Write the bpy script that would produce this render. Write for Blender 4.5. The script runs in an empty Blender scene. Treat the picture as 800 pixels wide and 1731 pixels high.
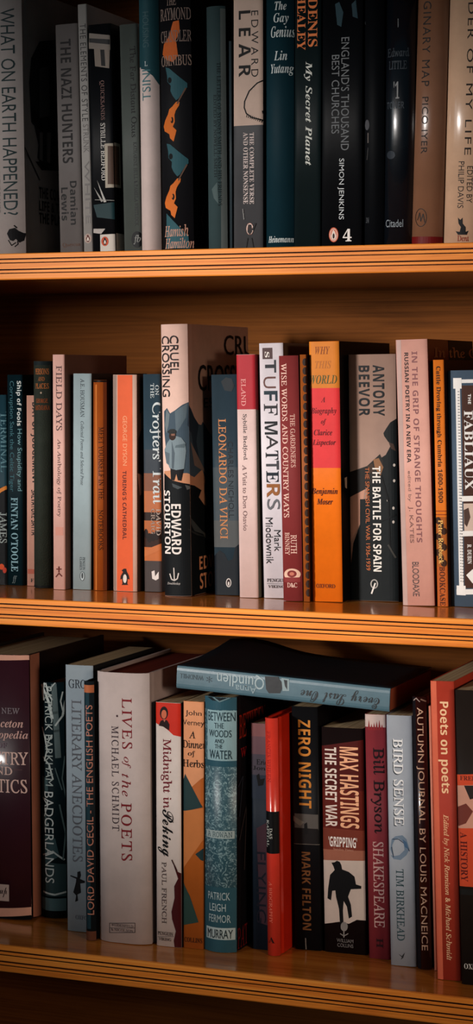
import bpy, bmesh, math, random
from mathutils import Vector, Matrix

random.seed(7)
scene = bpy.context.scene
COL = scene.collection
V = Vector

# ------------------------------------------------------------------ camera
F = 3500.0
PX, PY = 400.0, 632.0
S = 1960.0
TH = math.atan(F / 8818.0)
D = F / S
FWD = V((-math.sin(TH), math.cos(TH), 0))
RGT = V((math.cos(TH), math.sin(TH), 0))
UP = V((0, 0, 1))
ZC = 1.43
CAM = -D * FWD + V((0, 0, ZC))
Z_TOP = ZC + (PY - 419.0) / S
Z_MID = ZC - (1028.7 - PY) / S
Z_BOT = ZC - (1643.0 - PY) / S
SH_T = 0.0238


def ray(x, y):
    return FWD * F + RGT * (x - PX) + UP * (PY - y)


def hit_y(x, y, Y):
    d = ray(x, y)
    return CAM + d * ((Y - CAM.y) / d.y)


def hit_z(x, y, Z):
    d = ray(x, y)
    return CAM + d * ((Z - CAM.z) / d.z)


cd = bpy.data.cameras.new('camera')
cd.sensor_fit = 'VERTICAL'
cd.sensor_height = 24.0
cd.lens = 24.0 * F / 1731.0
cd.shift_y = -(865.5 - PY) / 1731.0
cd.clip_start = 0.05
cam = bpy.data.objects.new('camera', cd)
cam.matrix_world = Matrix.Translation(CAM) @ Matrix((RGT, UP, -FWD)).transposed().to_4x4()
COL.objects.link(cam)
scene.camera = cam


# ------------------------------------------------------------------ materials
def lin(c):
    return tuple(((v / 255.0) / 12.92 if v / 255.0 <= 0.04045 else ((v / 255.0 + 0.055) / 1.055) ** 2.4) for v in c)


_mats = {}
DEEPEN = 1.2     # deepens every base colour: the contrast of light and shade is put in here


def mat(c, rough=0.45, kind='paper', metal=0.0):
    key = (tuple(c), rough, kind, metal)
    if key in _mats:
        return _mats[key]
    m = bpy.data.materials.new('%s_%02x%02x%02x' % ((kind,) + tuple(int(v) for v in c)))
    m.use_nodes = True
    nt = m.node_tree
    b = nt.nodes['Principled BSDF']
    b.inputs['Roughness'].default_value = rough
    b.inputs['Metallic'].default_value = metal
    b.inputs['Specular IOR Level'].default_value = 0.5 if kind == 'gloss' else 0.1
    L = lin(tuple(255 * (v / 255) ** DEEPEN for v in c))
    tc = nt.nodes.new('ShaderNodeTexCoord')
    if kind in ('paper', 'gloss', 'cloth'):
        n = nt.nodes.new('ShaderNodeTexNoise')
        n.inputs['Scale'].default_value = 26 if kind != 'cloth' else 60
        n.inputs['Detail'].default_value = 6
        n.inputs['Roughness'].default_value = 0.65
        nt.links.new(tc.outputs['Object'], n.inputs['Vector'])
        r = nt.nodes.new('ShaderNodeValToRGB')
        k = 0.86 if kind != 'cloth' else 0.75
        r.color_ramp.elements[0].position = 0.3
        r.color_ramp.elements[1].position = 0.7
        r.color_ramp.elements[0].color = (L[0] * k, L[1] * k, L[2] * k, 1)
        r.color_ramp.elements[1].color = (min(1, L[0] * 1.06), min(1, L[1] * 1.06), min(1, L[2] * 1.06), 1)
        nt.links.new(n.outputs['Fac'], r.inputs['Fac'])
        nt.links.new(r.outputs['Color'], b.inputs['Base Color'])
        n2 = nt.nodes.new('ShaderNodeTexNoise')
        n2.inputs['Scale'].default_value = 90 if kind != 'cloth' else 900
        n2.inputs['Detail'].default_value = 3
        nt.links.new(tc.outputs['Object'], n2.inputs['Vector'])
        bp = nt.nodes.new('ShaderNodeBump')
        bp.inputs['Strength'].default_value = 0.06 if kind != 'cloth' else 0.25
        bp.inputs['Distance'].default_value = 0.002
        nt.links.new(n2.outputs['Fac'], bp.inputs['Height'])
        nt.links.new(bp.outputs['Normal'], b.inputs['Normal'])
        if kind == 'gloss':
            b.inputs['Coat Weight'].default_value = 0.35
            b.inputs['Coat Roughness'].default_value = 0.12
    elif kind == 'pages':
        w = nt.nodes.new('ShaderNodeTexNoise')
        mp = nt.nodes.new('ShaderNodeMapping')
        mp.inputs['Scale'].default_value = (1400, 3, 3)
        nt.links.new(tc.outputs['Object'], mp.inputs['Vector'])
        nt.links.new(mp.outputs['Vector'], w.inputs['Vector'])
        w.inputs['Scale'].default_value = 1.0
        w.inputs['Detail'].default_value = 2
        r = nt.nodes.new('ShaderNodeValToRGB')
        r.color_ramp.elements[0].position = 0.35
        r.color_ramp.elements[0].color = (L[0] * .55, L[1] * .5, L[2] * .45, 1)
        r.color_ramp.elements[1].position = 0.6
        r.color_ramp.elements[1].color = L + (1,)
        nt.links.new(w.outputs['Fac'], r.inputs['Fac'])
        nt.links.new(r.outputs['Color'], b.inputs['Base Color'])
    _mats[key] = m
    return m


def mat_mottle(a, c, scale, rough=0.4, lo=.45, hi=.55, warp=1.2, stretch=(1, 1, 1)):
    """two-colour printed pattern"""
    key = ('mottle', a, c, scale, lo, hi, stretch)
    if key in _mats:
        return _mats[key]
    m = bpy.data.materials.new('printed_pattern')
    m.use_nodes = True
    nt = m.node_tree
    b = nt.nodes['Principled BSDF']
    b.inputs['Roughness'].default_value = rough
    tc = nt.nodes.new('ShaderNodeTexCoord')
    mp = nt.nodes.new('ShaderNodeMapping')
    mp.inputs['Scale'].default_value = stretch
    nt.links.new(tc.outputs['Object'], mp.inputs['Vector'])
    n = nt.nodes.new('ShaderNodeTexNoise')
    n.inputs['Scale'].default_value = scale
    n.inputs['Detail'].default_value = 4
    n.inputs['Distortion'].default_value = warp
    nt.links.new(mp.outputs['Vector'], n.inputs['Vector'])
    r = nt.nodes.new('ShaderNodeValToRGB')
    r.color_ramp.elements[0].position = lo
    r.color_ramp.elements[0].color = lin(a) + (1,)
    r.color_ramp.elements[1].position = hi
    r.color_ramp.elements[1].color = lin(c) + (1,)
    nt.links.new(n.outputs['Fac'], r.inputs['Fac'])
    nt.links.new(r.outputs['Color'], b.inputs['Base Color'])
    _mats[key] = m
    return m


def mat_wood(name, dark, mid, light, rough=0.3, coat=0.5, axis='X', sc=1.0, spec=0.5):
    m = bpy.data.materials.new(name)
    m.use_nodes = True
    nt = m.node_tree
    b = nt.nodes['Principled BSDF']
    b.inputs['Roughness'].default_value = rough
    b.inputs['Coat Weight'].default_value = coat
    b.inputs['Specular IOR Level'].default_value = spec
    b.inputs['Coat Roughness'].default_value = 0.10
    tc = nt.nodes.new('ShaderNodeTexCoord')
    mp = nt.nodes.new('ShaderNodeMapping')
    st = {'X': (1.6, 26, 26), 'Z': (26, 26, 1.6)}[axis]
    mp.inputs['Scale'].default_value = tuple(v * sc for v in st)
    nt.links.new(tc.outputs['Object'], mp.inputs['Vector'])
    n = nt.nodes.new('ShaderNodeTexNoise')
    n.inputs['Scale'].default_value = 2.2
    n.inputs['Detail'].default_value = 8
    n.inputs['Roughness'].default_value = 0.62
    n.inputs['Distortion'].default_value = 0.6
    nt.links.new(mp.outputs['Vector'], n.inputs['Vector'])
    mp2 = nt.nodes.new('ShaderNodeMapping')
    st2 = {'X': (4, 420, 420), 'Z': (420, 420, 4)}[axis]
    mp2.inputs['Scale'].default_value = st2
    nt.links.new(tc.outputs['Object'], mp2.inputs['Vector'])
    n2 = nt.nodes.new('ShaderNodeTexNoise')
    n2.inputs['Scale'].default_value = 1.0
    n2.inputs['Detail'].default_value = 3
    nt.links.new(mp2.outputs['Vector'], n2.inputs['Vector'])
    mx = nt.nodes.new('ShaderNodeMix')
    mx.data_type = 'FLOAT'
    mx.inputs[0].default_value = 0.35
    nt.links.new(n.outputs['Fac'], mx.inputs[2])
    nt.links.new(n2.outputs['Fac'], mx.inputs[3])
    r = nt.nodes.new('ShaderNodeValToRGB')
    e = r.color_ramp.elements
    e[0].position = 0.33
    e[0].color = lin(dark) + (1,)
    e[1].position = 0.66
    e[1].color = lin(light) + (1,)
    x = e.new(0.48)
    x.color = lin(mid) + (1,)
    nt.links.new(mx.outputs[0], r.inputs['Fac'])
    nt.links.new(r.outputs['Color'], b.inputs['Base Color'])
    bp = nt.nodes.new('ShaderNodeBump')
    bp.inputs['Strength'].default_value = 0.08
    bp.inputs['Distance'].default_value = 0.001
    nt.links.new(mx.outputs[0], bp.inputs['Height'])
    nt.links.new(bp.outputs['Normal'], b.inputs['Normal'])
    return m


WOOD = mat_wood('varnished_pine', (150, 80, 24), (200, 118, 42), (222, 142, 58), rough=0.22, coat=0.6)
WOOD_BACK = mat_wood('back_panel_veneer', (74, 40, 14), (112, 64, 24), (136, 80, 32), rough=0.75, coat=0.0, axis='X', sc=0.6, spec=0.1)
WOOD_EDGE = mat_wood('pine_edging', (204, 104, 30), (242, 142, 52), (253, 168, 74), rough=0.45, coat=0.0, spec=0.15)
GROOVE = mat((74, 34, 14), 0.6)


# ------------------------------------------------------------------ mesh helpers
def new_obj(name, bm, mats, parent=None, loc=(0, 0, 0), smooth=False):
    me = bpy.data.meshes.new(name)
    bmesh.ops.recalc_face_normals(bm, faces=bm.faces[:]) if False else None
    bm.to_mesh(me)
    bm.free()
    for m in mats:
        me.materials.append(m)
    o = bpy.data.objects.new(name, me)
    o.location = loc
    COL.objects.link(o)
    if parent is not None:
        o.parent = parent
    return o


def box(bm, x0, x1, y0, y1, z0, z1, mi=0):
    vs = [bm.verts.new(p) for p in ((x0, y0, z0), (x1, y0, z0), (x1, y1, z0), (x0, y1, z0),
                                    (x0, y0, z1), (x1, y0, z1), (x1, y1, z1), (x0, y1, z1))]
    fs = []
    for idx in ((3, 2, 1, 0), (4, 5, 6, 7), (0, 1, 5, 4), (1, 2, 6, 5), (2, 3, 7, 6), (3, 0, 4, 7)):
        f = bm.faces.new([vs[i] for i in idx])
        f.material_index = mi
        fs.append(f)
    return fs


def prism(bm, prof, z0, z1, smooth_n=0):
    """closed XY profile extruded along z (counter-clockwise seen from above)"""
    n = len(prof)
    lo = [bm.verts.new((p[0], p[1], z0)) for p in prof]
    hi = [bm.verts.new((p[0], p[1], z1)) for p in prof]
    for i in range(n):
        j = (i + 1) % n
        f = bm.faces.new((lo[i], lo[j], hi[j], hi[i]))
        f.smooth = i < smooth_n
    bm.faces.new(hi)
    bm.faces.new(lo[::-1])


def empty(name, loc, label=None, cat=None, group=None, kind=None):
    o = bpy.data.objects.new(name, None)
    o.empty_display_size = 0.02
    o.location = loc
    COL.objects.link(o)
    tag(o, label, cat, group, kind)
    return o


def tag(o, label=None, cat=None, group=None, kind=None):
    if label:
        o['label'] = label
    if cat:
        o['category'] = cat
    if group:
        o['group'] = group
    if kind:
        o['kind'] = kind


# ------------------------------------------------------------------ lettering
def _map(s, U, L, N=None):
    out = []
    for c in s:
        if 'A' <= c <= 'Z':
            out.append(chr(U + ord(c) - 65))
        elif 'a' <= c <= 'z':
            cc = chr(L + ord(c) - 97)
            out.append('\u210e' if cc == '\U0001d455' else cc)
        elif c.isdigit() and N:
            out.append(chr(N + int(c)))
        else:
            out.append(c)
    return ''.join(out)


STY = {
    'S': lambda s: s,
    'B': lambda s: _map(s, 0x1D5D4, 0x1D5EE, 0x1D7EC),
    'b': lambda s: _map(s, 0x1D400, 0x1D41A, 0x1D7CE),
    'i': lambda s: _map(s, 0x1D434, 0x1D44E),
    'r': lambda s: _map(s, 0x1D434, 0x1D44E),
    'I': lambda s: _map(s, 0x1D468, 0x1D482, 0x1D7CE),
    's': lambda s: _map(s, 0x1D4D0, 0x1D4EA),
    'J': lambda s: _map(s, 0x1D63C, 0x1D656),
    'm': lambda s: _map(s, 0x1D670, 0x1D68A),
}
_tc = {}


OFFS = {'r': .010, 'i': .008}


def text_prepare(keys):
    """outline all the lettering in one go"""
    objs = []
    for key in keys:
        style, s, sp = key
        cu = bpy.data.curves.new('t', 'FONT')
        cu.body = STY[style](s)
        cu.resolution_u = 3
        cu.space_character = sp
        cu.offset = OFFS.get(style, 0)
        o = bpy.data.objects.new('t', cu)
        COL.objects.link(o)
        objs.append((key, o, cu))
    dg = bpy.context.evaluated_depsgraph_get()
    dg.update()
    for key, o, cu in objs:
        me = bpy.data.meshes.new_from_object(o.evaluated_get(dg))
        vs = [(v.co.x - (0.27 * v.co.y if key[0] == 'r' else 0), v.co.y) for v in me.vertices]
        fs = [tuple(p.vertices) for p in me.polygons]
        bpy.data.meshes.remove(me)
        x0 = min(v[0] for v in vs); x1 = max(v[0] for v in vs)
        y0 = min(v[1] for v in vs); y1 = max(v[1] for v in vs)
        vs = [((v[0] - x0) / (x1 - x0) - .5, (v[1] - y0) / (y1 - y0) - .5) for v in vs]
        _tc[key] = (vs, fs)
    for key, o, cu in objs:
        bpy.data.objects.remove(o)
        bpy.data.curves.remove(cu)


def text_geo(style, s, sp=1.0):
    key = (style, s, sp)
    if key not in _tc:
        text_prepare([key])
    return _tc[key]


# art items, all read off the photograph in its pixel frame and put on the book's own surfaces
def T(style, s, o, c, x0, y0, x1, y1, face='S', sp=1.0):
    return ('T', style, s, o, c, x0, y0, x1, y1, face, sp)


def P(c, pts, face='S'):
    return ('P', c, pts, face)


def R(c, x0, y0, x1, y1, face='S'):
    """rectangle square to the book"""
    return ('R', c, x0, y0, x1, y1, face)


def BAND(c, y0, y1, face='S'):
    return ('R', c, None, y0, None, y1, face)


def EL(c, cx, cy, rx, ry, face='S', n=20):
    return P(c, [(cx + rx * math.cos(2 * math.pi * k / n), cy + ry * math.sin(2 * math.pi * k / n)) for k in range(n)], face)


def ST(c, pts, w, face='S'):
    """stroke of width w px"""
    return ('ST', c, pts, w, face)


def RING(c, cx, cy, rx, ry, w, face='S', n=20):
    return ST(c, [(cx + rx * math.cos(2 * math.pi * k / n), cy + ry * math.sin(2 * math.pi * k / n)) for k in range(n + 1)], w, face)


def FRAME(c, x0, y0, x1, y1, w, face='S'):
    return ST(c, [(x0, y0), (x1, y0), (x1, y1), (x0, y1), (x0, y0)], w, face)


def Zm(k, ox, oy):
    return lambda *pts: [(x / k + ox, y / k + oy) for x, y in pts]


def penguin(cx, cy, h, oval=(205, 95, 60), body=(35, 30, 30)):
    """small oval badge with a standing bird"""
    w = h * .62
    a = []
    if oval:
        a.append(EL(oval, cx, cy, w * .78, h * .62))
        if oval[0] < 120:
            a.append(RING((225, 205, 195), cx, cy, w * .7, h * .56, .8))
    a.append(P(body, [(cx - w * .1, cy - h * .46), (cx + w * .12, cy - h * .46), (cx + w * .18, cy - h * .3), (cx + w * .38, cy - h * .05),
                      (cx + w * .42, cy + h * .15), (cx + w * .26, cy + h * .12), (cx + w * .22, cy + h * .38), (cx + w * .3, cy + h * .46),
                      (cx - w * .3, cy + h * .46), (cx - w * .22, cy + h * .38), (cx - w * .26, cy + h * .12), (cx - w * .42, cy + h * .15),
                      (cx - w * .38, cy - h * .05), (cx - w * .16, cy - h * .28), (cx - w * .3, cy - h * .36)]))
    a.append(EL((235, 225, 215), cx, cy + h * .1, w * .17, h * .25, n=12))
    return a


# ------------------------------------------------------------------ the bookcase
def build_bookcase():
    XL, XR, YB = -0.47, 0.40, 0.30
    bc = empty('bookcase', ((XL + XR) / 2, 0.15, 0), 'varnished orange pine bookcase with grooved shelf edges holding every row of books', 'bookcase')
    ox, oy = bc.location.x, bc.location.y

    def part(name, fn, m, parent=bc, loc=None):
        bm = bmesh.new()
        fn(bm)
        o = new_obj(name, bm, m, parent)
        return o
    zs = [0.10, Z_BOT - 0.36, Z_BOT, Z_MID, Z_TOP, Z_TOP + 0.315]
    for z in zs:
        def f(bm):
            box(bm, XL - ox, XR - ox, 0.0025 - oy, YB - oy, z - SH_T, z)
        sh = part('shelf', f, [WOOD])

        # grooved front edging: five flat reeds parted by v-grooves
        def g(bm):
            cuts = [(0.22, .0013, .0018), (0.365, .0009, .0014), (0.62, .0013, .0018), (0.755, .0009, .0014)]
            pr = [(0.0004, z - 0.0004), (0.0, z - 0.001)]
            mi = [0, 0]
            for (q, wd, dp) in cuts:
                zz = z - SH_T * q
                pr += [(0, zz + wd / 2), (dp, zz + wd * .15), (dp, zz - wd * .15), (0, zz - wd / 2)]
                mi += [0, 1, 1, 1]
                mi[-4] = 1
                mi[-1] = 0
            pr += [(0.0, z - SH_T + 0.001), (0.0006, z - SH_T), (0.0025, z - SH_T), (0.0025, z)]
            a = [bm.verts.new((XL - ox, p[0] - oy, p[1])) for p in pr]
            b = [bm.verts.new((XR - ox, p[0] - oy, p[1])) for p in pr]
            n = len(pr)
            for i in range(n):
                j = (i + 1) % n
                fc = bm.faces.new((a[i], a[j], b[j], b[i]))
                if 0.00005 < max(pr[i][0], pr[j][0]) < 0.0022 and 2 <= i < n - 5:
                    fc.material_index = 1
            bm.faces.new(a[::-1])
            bm.faces.new(b)
        part('shelf_edging', g, [WOOD_EDGE, GROOVE], sh)
    part('back_panel', lambda bm: box(bm, XL - ox, XR - ox, YB - oy, YB + .008 - oy, 0.0, zs[-1]), [WOOD_BACK])
    for x in (XL - .024, XR):
        part('side_panel', lambda bm: box(bm, x - ox, x + .024 - ox, 0 - oy, YB + .008 - oy, 0, zs[-1]), [WOOD])
    part('plinth', lambda bm: box(bm, XL - ox, XR - ox, .02 - oy, .04 - oy, 0, .10 - SH_T), [WOOD])



# ------------------------------------------------------------------ books
NU = 18
USAMP = [-math.cos(math.pi * k / NU) for k in range(NU + 1)]   # -1..1


class Face:
    """a printed surface of a book: pixel -> local 2D, local 2D -> local 3D"""


BOOKS = []
GROUPS = {'t': 'books on the top shelf', 'm': 'books on the middle shelf', 'b': 'books on the bottom shelf'}
ZSH = {'t': Z_TOP, 'm': Z_MID, 'b': Z_BOT}


def BK(shelf, label, q, col, kind='p', d=0.13, Y=None, ext=0.0, bulge=None, p=None, rough=None, side=None, art=(), pages=(196, 176, 144),
       spine_mat=None, fin=None, thin=False):
    BOOKS.append(dict(shelf=shelf, label=label, q=q, col=col, kind=kind, d=d, Y=Y, ext=ext, bulge=bulge, p=p, rough=rough, side=side,
                      art=art, pages=pages, spine_mat=spine_mat, fin=fin, thin=thin))


def solve(b):
    xl0, xr0, y0, xl1, xr1, y1 = b['q']
    zs = ZSH[b['shelf']]
    Y = b['Y'] if b['Y'] is not None else hit_z((xl1 + xr1) / 2, y1, zs).y
    b['Y'] = Y
    hard = b['kind'] == 'h'
    w0 = hit_y(xr1, y1, Y).x - hit_y(xl1, y1, Y).x
    if b['bulge'] is None:
        b['bulge'] = (0.10 * w0 + .0015) if hard else min(.0014, w0 * .1)
    Y += b['bulge'] * .9          # the edges one sees lie behind the crown of the spine
    A0, A1 = hit_y(xl0, y0, Y), hit_y(xr0, y0, Y)
    if b['shelf'] == 't':
        # the shelf's front edge hides the foot of the book: follow the lines down to the shelf
        B0, B1 = hit_y(xl1, y1, Y), hit_y(xr1, y1, Y)
        k = (zs - A0.z) / (B0.z - A0.z)
        bl, br = A0.x + (B0.x - A0.x) * k, A1.x + (B1.x - A1.x) * k
    else:
        bl, br = hit_y(xl1, y1, Y).x, hit_y(xr1, y1, Y).x
    h0 = (A0.z + A1.z) / 2 - zs
    b['lines'] = [bl, br, A0.x, A1.x, h0]
    b['h'] = h0 + b['ext']


def settle(row):
    """keep neighbours from running into each other"""
    row.sort(key=lambda b: b['lines'][0])
    for b in row:
        bl, br, tl, tr, h = b['lines']
        w = ((br - bl) + (tr - tl)) / 2
        cb, ct = (bl + br) / 2, (tl + tr) / 2
        b['w'] = w
        b['lean'] = math.atan2(ct - cb, h)
        b['cx'] = cb
    for a, b in zip(row, row[1:]):
        def gap():
            g = 9
            for z in (0, min(a['h'], b['h'])):
                ra = a['cx'] + a['w'] / 2 / math.cos(a['lean']) + z * math.tan(a['lean'])
                lb = b['cx'] - b['w'] / 2 / math.cos(b['lean']) + z * math.tan(b['lean'])
                g = min(g, lb - ra)
            return g
        g = gap()
        if g < 0.0003:
            e = 0.0003 - g
            print('SETTLE %-50s | %-40s by %.1f mm' % (a['label'][:50], b['label'][:40], e * 1000))
            # share it: narrower shrink on the one set further back
            fa = 0.8 if a['Y'] > b['Y'] else 0.3
            a['w'] -= e * fa
            a['cx'] -= e * fa / 2
            b['w'] -= e * (1 - fa)
            b['cx'] += e * (1 - fa) / 2


def build(b):
    w, h, d = b['w'], b['h'], b['d']
    hard = b['kind'] == 'h'
    p = b['p'] or (2.0 if hard else 9.0)
    bulge = b['bulge']
    d = min(d, 0.296 - b['Y'])
    zs = ZSH[b['shelf']]
    lean = b['lean']
    lift = w / 2 * abs(math.sin(lean)) + .0003
    rough = b['rough'] or (0.62 if hard else 0.5)
    fin = b['fin'] or 'paper'
    m_sp = b['spine_mat'] or mat(b['col'], rough, fin)
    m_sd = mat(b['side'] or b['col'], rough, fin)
    name = 'pamphlet' if b['thin'] else ('hardback_book' if hard else 'paperback_book')
    root = empty(name, (b['cx'], b['Y'], zs + lift), b['label'], 'pamphlet' if b['thin'] else 'book', GROUPS[b['shelf']])
    root.rotation_euler = (0, lean, 0)
    M = Matrix.Translation(root.location) @ Matrix.Rotation(lean, 4, 'Y')
    Mi = M.inverted()
    ro, rd0 = Mi @ CAM, Mi.to_3x3()
    t = 0.0026 if hard else 0.0005
    t = min(t, w * .2)
    ov = 0.003 if hard else 0.0

    def prof(u):
        return bulge * abs(2 * u / w) ** p

    # --- surfaces
    def toS(x, y):
        dd = rd0 @ ray(x, y)
        q = ro + dd * ((bulge * .15 - ro.y) / dd.y)
        return q.x, q.z

    def toR(x, y):
        dd = rd0 @ ray(x, y)
        q = ro + dd * ((w / 2 - ro.x) / dd.x)
        return q.y, q.z
    us = [u * w / 2 for u in USAMP]
    parts = {}
    # spine
    bm = bmesh.new()
    outer = [(u, prof(u)) for u in us]
    inner = [(max(-w / 2 + t, min(w / 2 - t, u)), prof(u) + t * .8 + (0.0002)) for u in us][::-1]
    prism(bm, outer + inner, 0, h, len(outer) - 1)
    spine_bm, spine_mats = bm, [m_sp]
    # boards
    j = bulge

    def board(sgn):
        bm = bmesh.new()
        X = lambda v: sgn * (w / 2 - v)
        if hard:
            pr = [(X(0), j), (X(.0012), j + .003), (X(.0012), j + .006), (X(0), j + .009), (X(0), d), (X(t), d), (X(t), j)]
        else:
            pr = [(X(0), j), (X(0), d), (X(t), d), (X(t), j)]
        if sgn > 0:
            prism(bm, pr, 0, h)
        else:
            prism(bm, pr[::-1], 0, h)
        return bm
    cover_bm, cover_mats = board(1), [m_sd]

    def add_art(item, k):
        face = item[-1] if item[0] != 'T' else item[9]
        for fc in face:
            to = toS if fc == 'S' else toR
            tmp = bmesh.new()
            if item[0] == 'T':
                _, sty, s, o, c, x0, y0, x1, y1, _, sp = item
                vs, fs = text_geo(sty, s, sp)
                xm, ym = (x0 + x1) / 2, (y0 + y1) / 2
                uc, vc = to(xm, ym)
                du = to(x1, ym)[0] - to(x0, ym)[0]
                dv = to(xm, y0)[1] - to(xm, y1)[1]
                fm = {'h': lambda a, e: (a * du, e * dv), 'd': lambda a, e: (e * du, -a * dv),
                      'u': lambda a, e: (-e * du, a * dv), 'f': lambda a, e: (-a * du, -e * dv)}[o]
                bv = [tmp.verts.new(((lambda q: (uc + q[0], 0, vc + q[1]))(fm(*v)))) for v in vs]
                for f in fs:
                    try:
                        tmp.faces.new([bv[i] for i in f])
                    except ValueError:
                        pass
            elif item[0] == 'P':
                c = item[1]
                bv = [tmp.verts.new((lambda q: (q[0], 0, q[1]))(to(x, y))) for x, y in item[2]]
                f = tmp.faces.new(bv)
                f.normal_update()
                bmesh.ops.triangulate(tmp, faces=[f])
            elif item[0] == 'R':
                _, c, x0, y0, x1, y1, _f = item
                if x0 is None:
                    xm = (b['q'][0] + b['q'][1]) / 2 if fc == 'S' else b['q'][1] + 20
                    v1, v0 = to(xm, y0)[1], to(xm, y1)[1]
                    u0, u1 = (-w / 2, w / 2) if fc == 'S' else (j, d)
                else:
                    xm, ym = (x0 + x1) / 2, (y0 + y1) / 2
                    u0, u1 = to(x0, ym)[0], to(x1, ym)[0]
                    v1, v0 = to(xm, y0)[1], to(xm, y1)[1]
                tmp.faces.new([tmp.verts.new(q) for q in ((u0, 0, v0), (u1, 0, v0), (u1, 0, v1), (u0, 0, v1))])
            elif item[0] == 'ST':
                _, c, pts, wd, _f = item
                for (xa, ya), (xb, yb) in zip(pts, pts[1:]):
                    L = math.hypot(xb - xa, yb - ya) or 1
                    nx, ny = -(yb - ya) / L * wd / 2, (xb - xa) / L * wd / 2
                    ex, ey = (xb - xa) / L * wd * .25, (yb - ya) / L * wd * .25
                    try:
                        tmp.faces.new([tmp.verts.new((q[0], 0, q[1])) for q in (to(xa + nx - ex, ya + ny - ey), to(xb + nx + ex, yb + ny + ey),
                                                                              to(xb - nx + ex, yb - ny + ey), to(xa - nx - ex, ya - ny - ey))])
                    except ValueError:
                        pass
            # clip to the face
            lo_u, hi_u = (-w / 2, w / 2) if fc == 'S' else (j, d)

            def cut(co, no, clear=True):
                geom = tmp.verts[:] + tmp.edges[:] + tmp.faces[:]
                if geom:
                    bmesh.ops.bisect_plane(tmp, geom=geom, dist=1e-7, plane_co=co, plane_no=no, clear_outer=clear)
            if not tmp.verts:
                tmp.free()
                continue
            mnx = min(v.co.x for v in tmp.verts); mxx = max(v.co.x for v in tmp.verts)
            mnz = min(v.co.z for v in tmp.verts); mxz = max(v.co.z for v in tmp.verts)
            if mnx < lo_u: cut((lo_u, 0, 0), (-1, 0, 0))
            if mxx > hi_u: cut((hi_u, 0, 0), (1, 0, 0))
            if mnz < 0.0002: cut((0, 0, 0.0002), (0, 0, -1))
            if mxz > h - 0.0002: cut((0, 0, h - 0.0002), (0, 0, 1))
            if fc == 'S':
                for u in us[1:-1]:
                    if mnx < u < mxx and (p < 6 or abs(u) > w * .25):
                        cut((u, 0, 0), (1, 0, 0), False)
            eps = 0.00008 + 0.00003 * k
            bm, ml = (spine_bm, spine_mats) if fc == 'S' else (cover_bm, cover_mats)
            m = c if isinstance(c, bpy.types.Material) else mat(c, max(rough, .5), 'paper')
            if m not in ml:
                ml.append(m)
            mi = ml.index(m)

            def yfacet(u):
                for a0, a1 in zip(us, us[1:]):
                    if u <= a1 + 1e-9:
                        f = (u - a0) / (a1 - a0)
                        return prof(a0) * (1 - f) + prof(a1) * f
                return prof(u)
            vm = {}
            for v in tmp.verts:
                if fc == 'S':
                    vm[v] = bm.verts.new((v.co.x, yfacet(v.co.x) - eps, v.co.z))
                else:
                    dip = 0
                    if hard:
                        yy = v.co.x - j
                        dip = .0012 if 0.002 < yy < .007 else 0
                        dip = 0
                    vm[v] = bm.verts.new((w / 2 + eps - dip, v.co.x, v.co.z))
            want = V((0, -1, 0)) if fc == 'S' else V((1, 0, 0))
            for f in tmp.faces:
                try:
                    nf = bm.faces.new([vm[v] for v in f.verts])
                except ValueError:
                    continue
                nf.material_index = mi
                nf.normal_update()
                if nf.normal.dot(want) < 0:
                    nf.normal_flip()
            tmp.free()
    flat = []
    for it in b['art']:
        flat += it if isinstance(it, list) else [it]
    for k, it in enumerate(flat):
        add_art(it, k)
    new_obj('spine', spine_bm, spine_mats, root)
    new_obj('front_cover', cover_bm, cover_mats, root)
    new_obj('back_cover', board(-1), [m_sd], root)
    bm = bmesh.new()
    px = w / 2 - t - 0.0001
    y0 = bulge + t + .0006
    if hard:
        # rounded back and hollow fore-edge of a cased book block
        n = 8
        pr = [(-px + 2 * px * k / n, y0 - (bulge * .8) * (1 - (2 * k / n - 1) ** 2)) for k in range(n + 1)]
        pr += [(px - 2 * px * k / n, d - ov - .004 * (1 - (2 * k / n - 1) ** 2)) for k in range(n + 1)]
        prism(bm, pr, ov, h - ov)
    else:
        box(bm, -px, px, y0, d - .0003, 0.0002, h - .0003)
    new_obj('page_block', bm, [mat(b['pages'], 0.8, 'pages')], root)
    if hard and w > .012:
        bm = bmesh.new()
        n = 8
        for k in range(n):
            a0, a1 = -px + 2 * px * k / n, -px + 2 * px * (k + 1) / n
            ya = y0 - bulge * .8 * (1 - (2 * k / n - 1) ** 2)
            box(bm, a0, a1, ya - .0004, ya + .0016, h - ov, h - ov + .0012)
        new_obj('headband', bm, [mat((150, 130, 110), .7)], root)
    return root


INK = (28, 26, 28)
WHT = (236, 228, 222)
z1 = Zm(2.857, 0, 0)
z2 = Zm(2.857, 260, 0)
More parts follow.
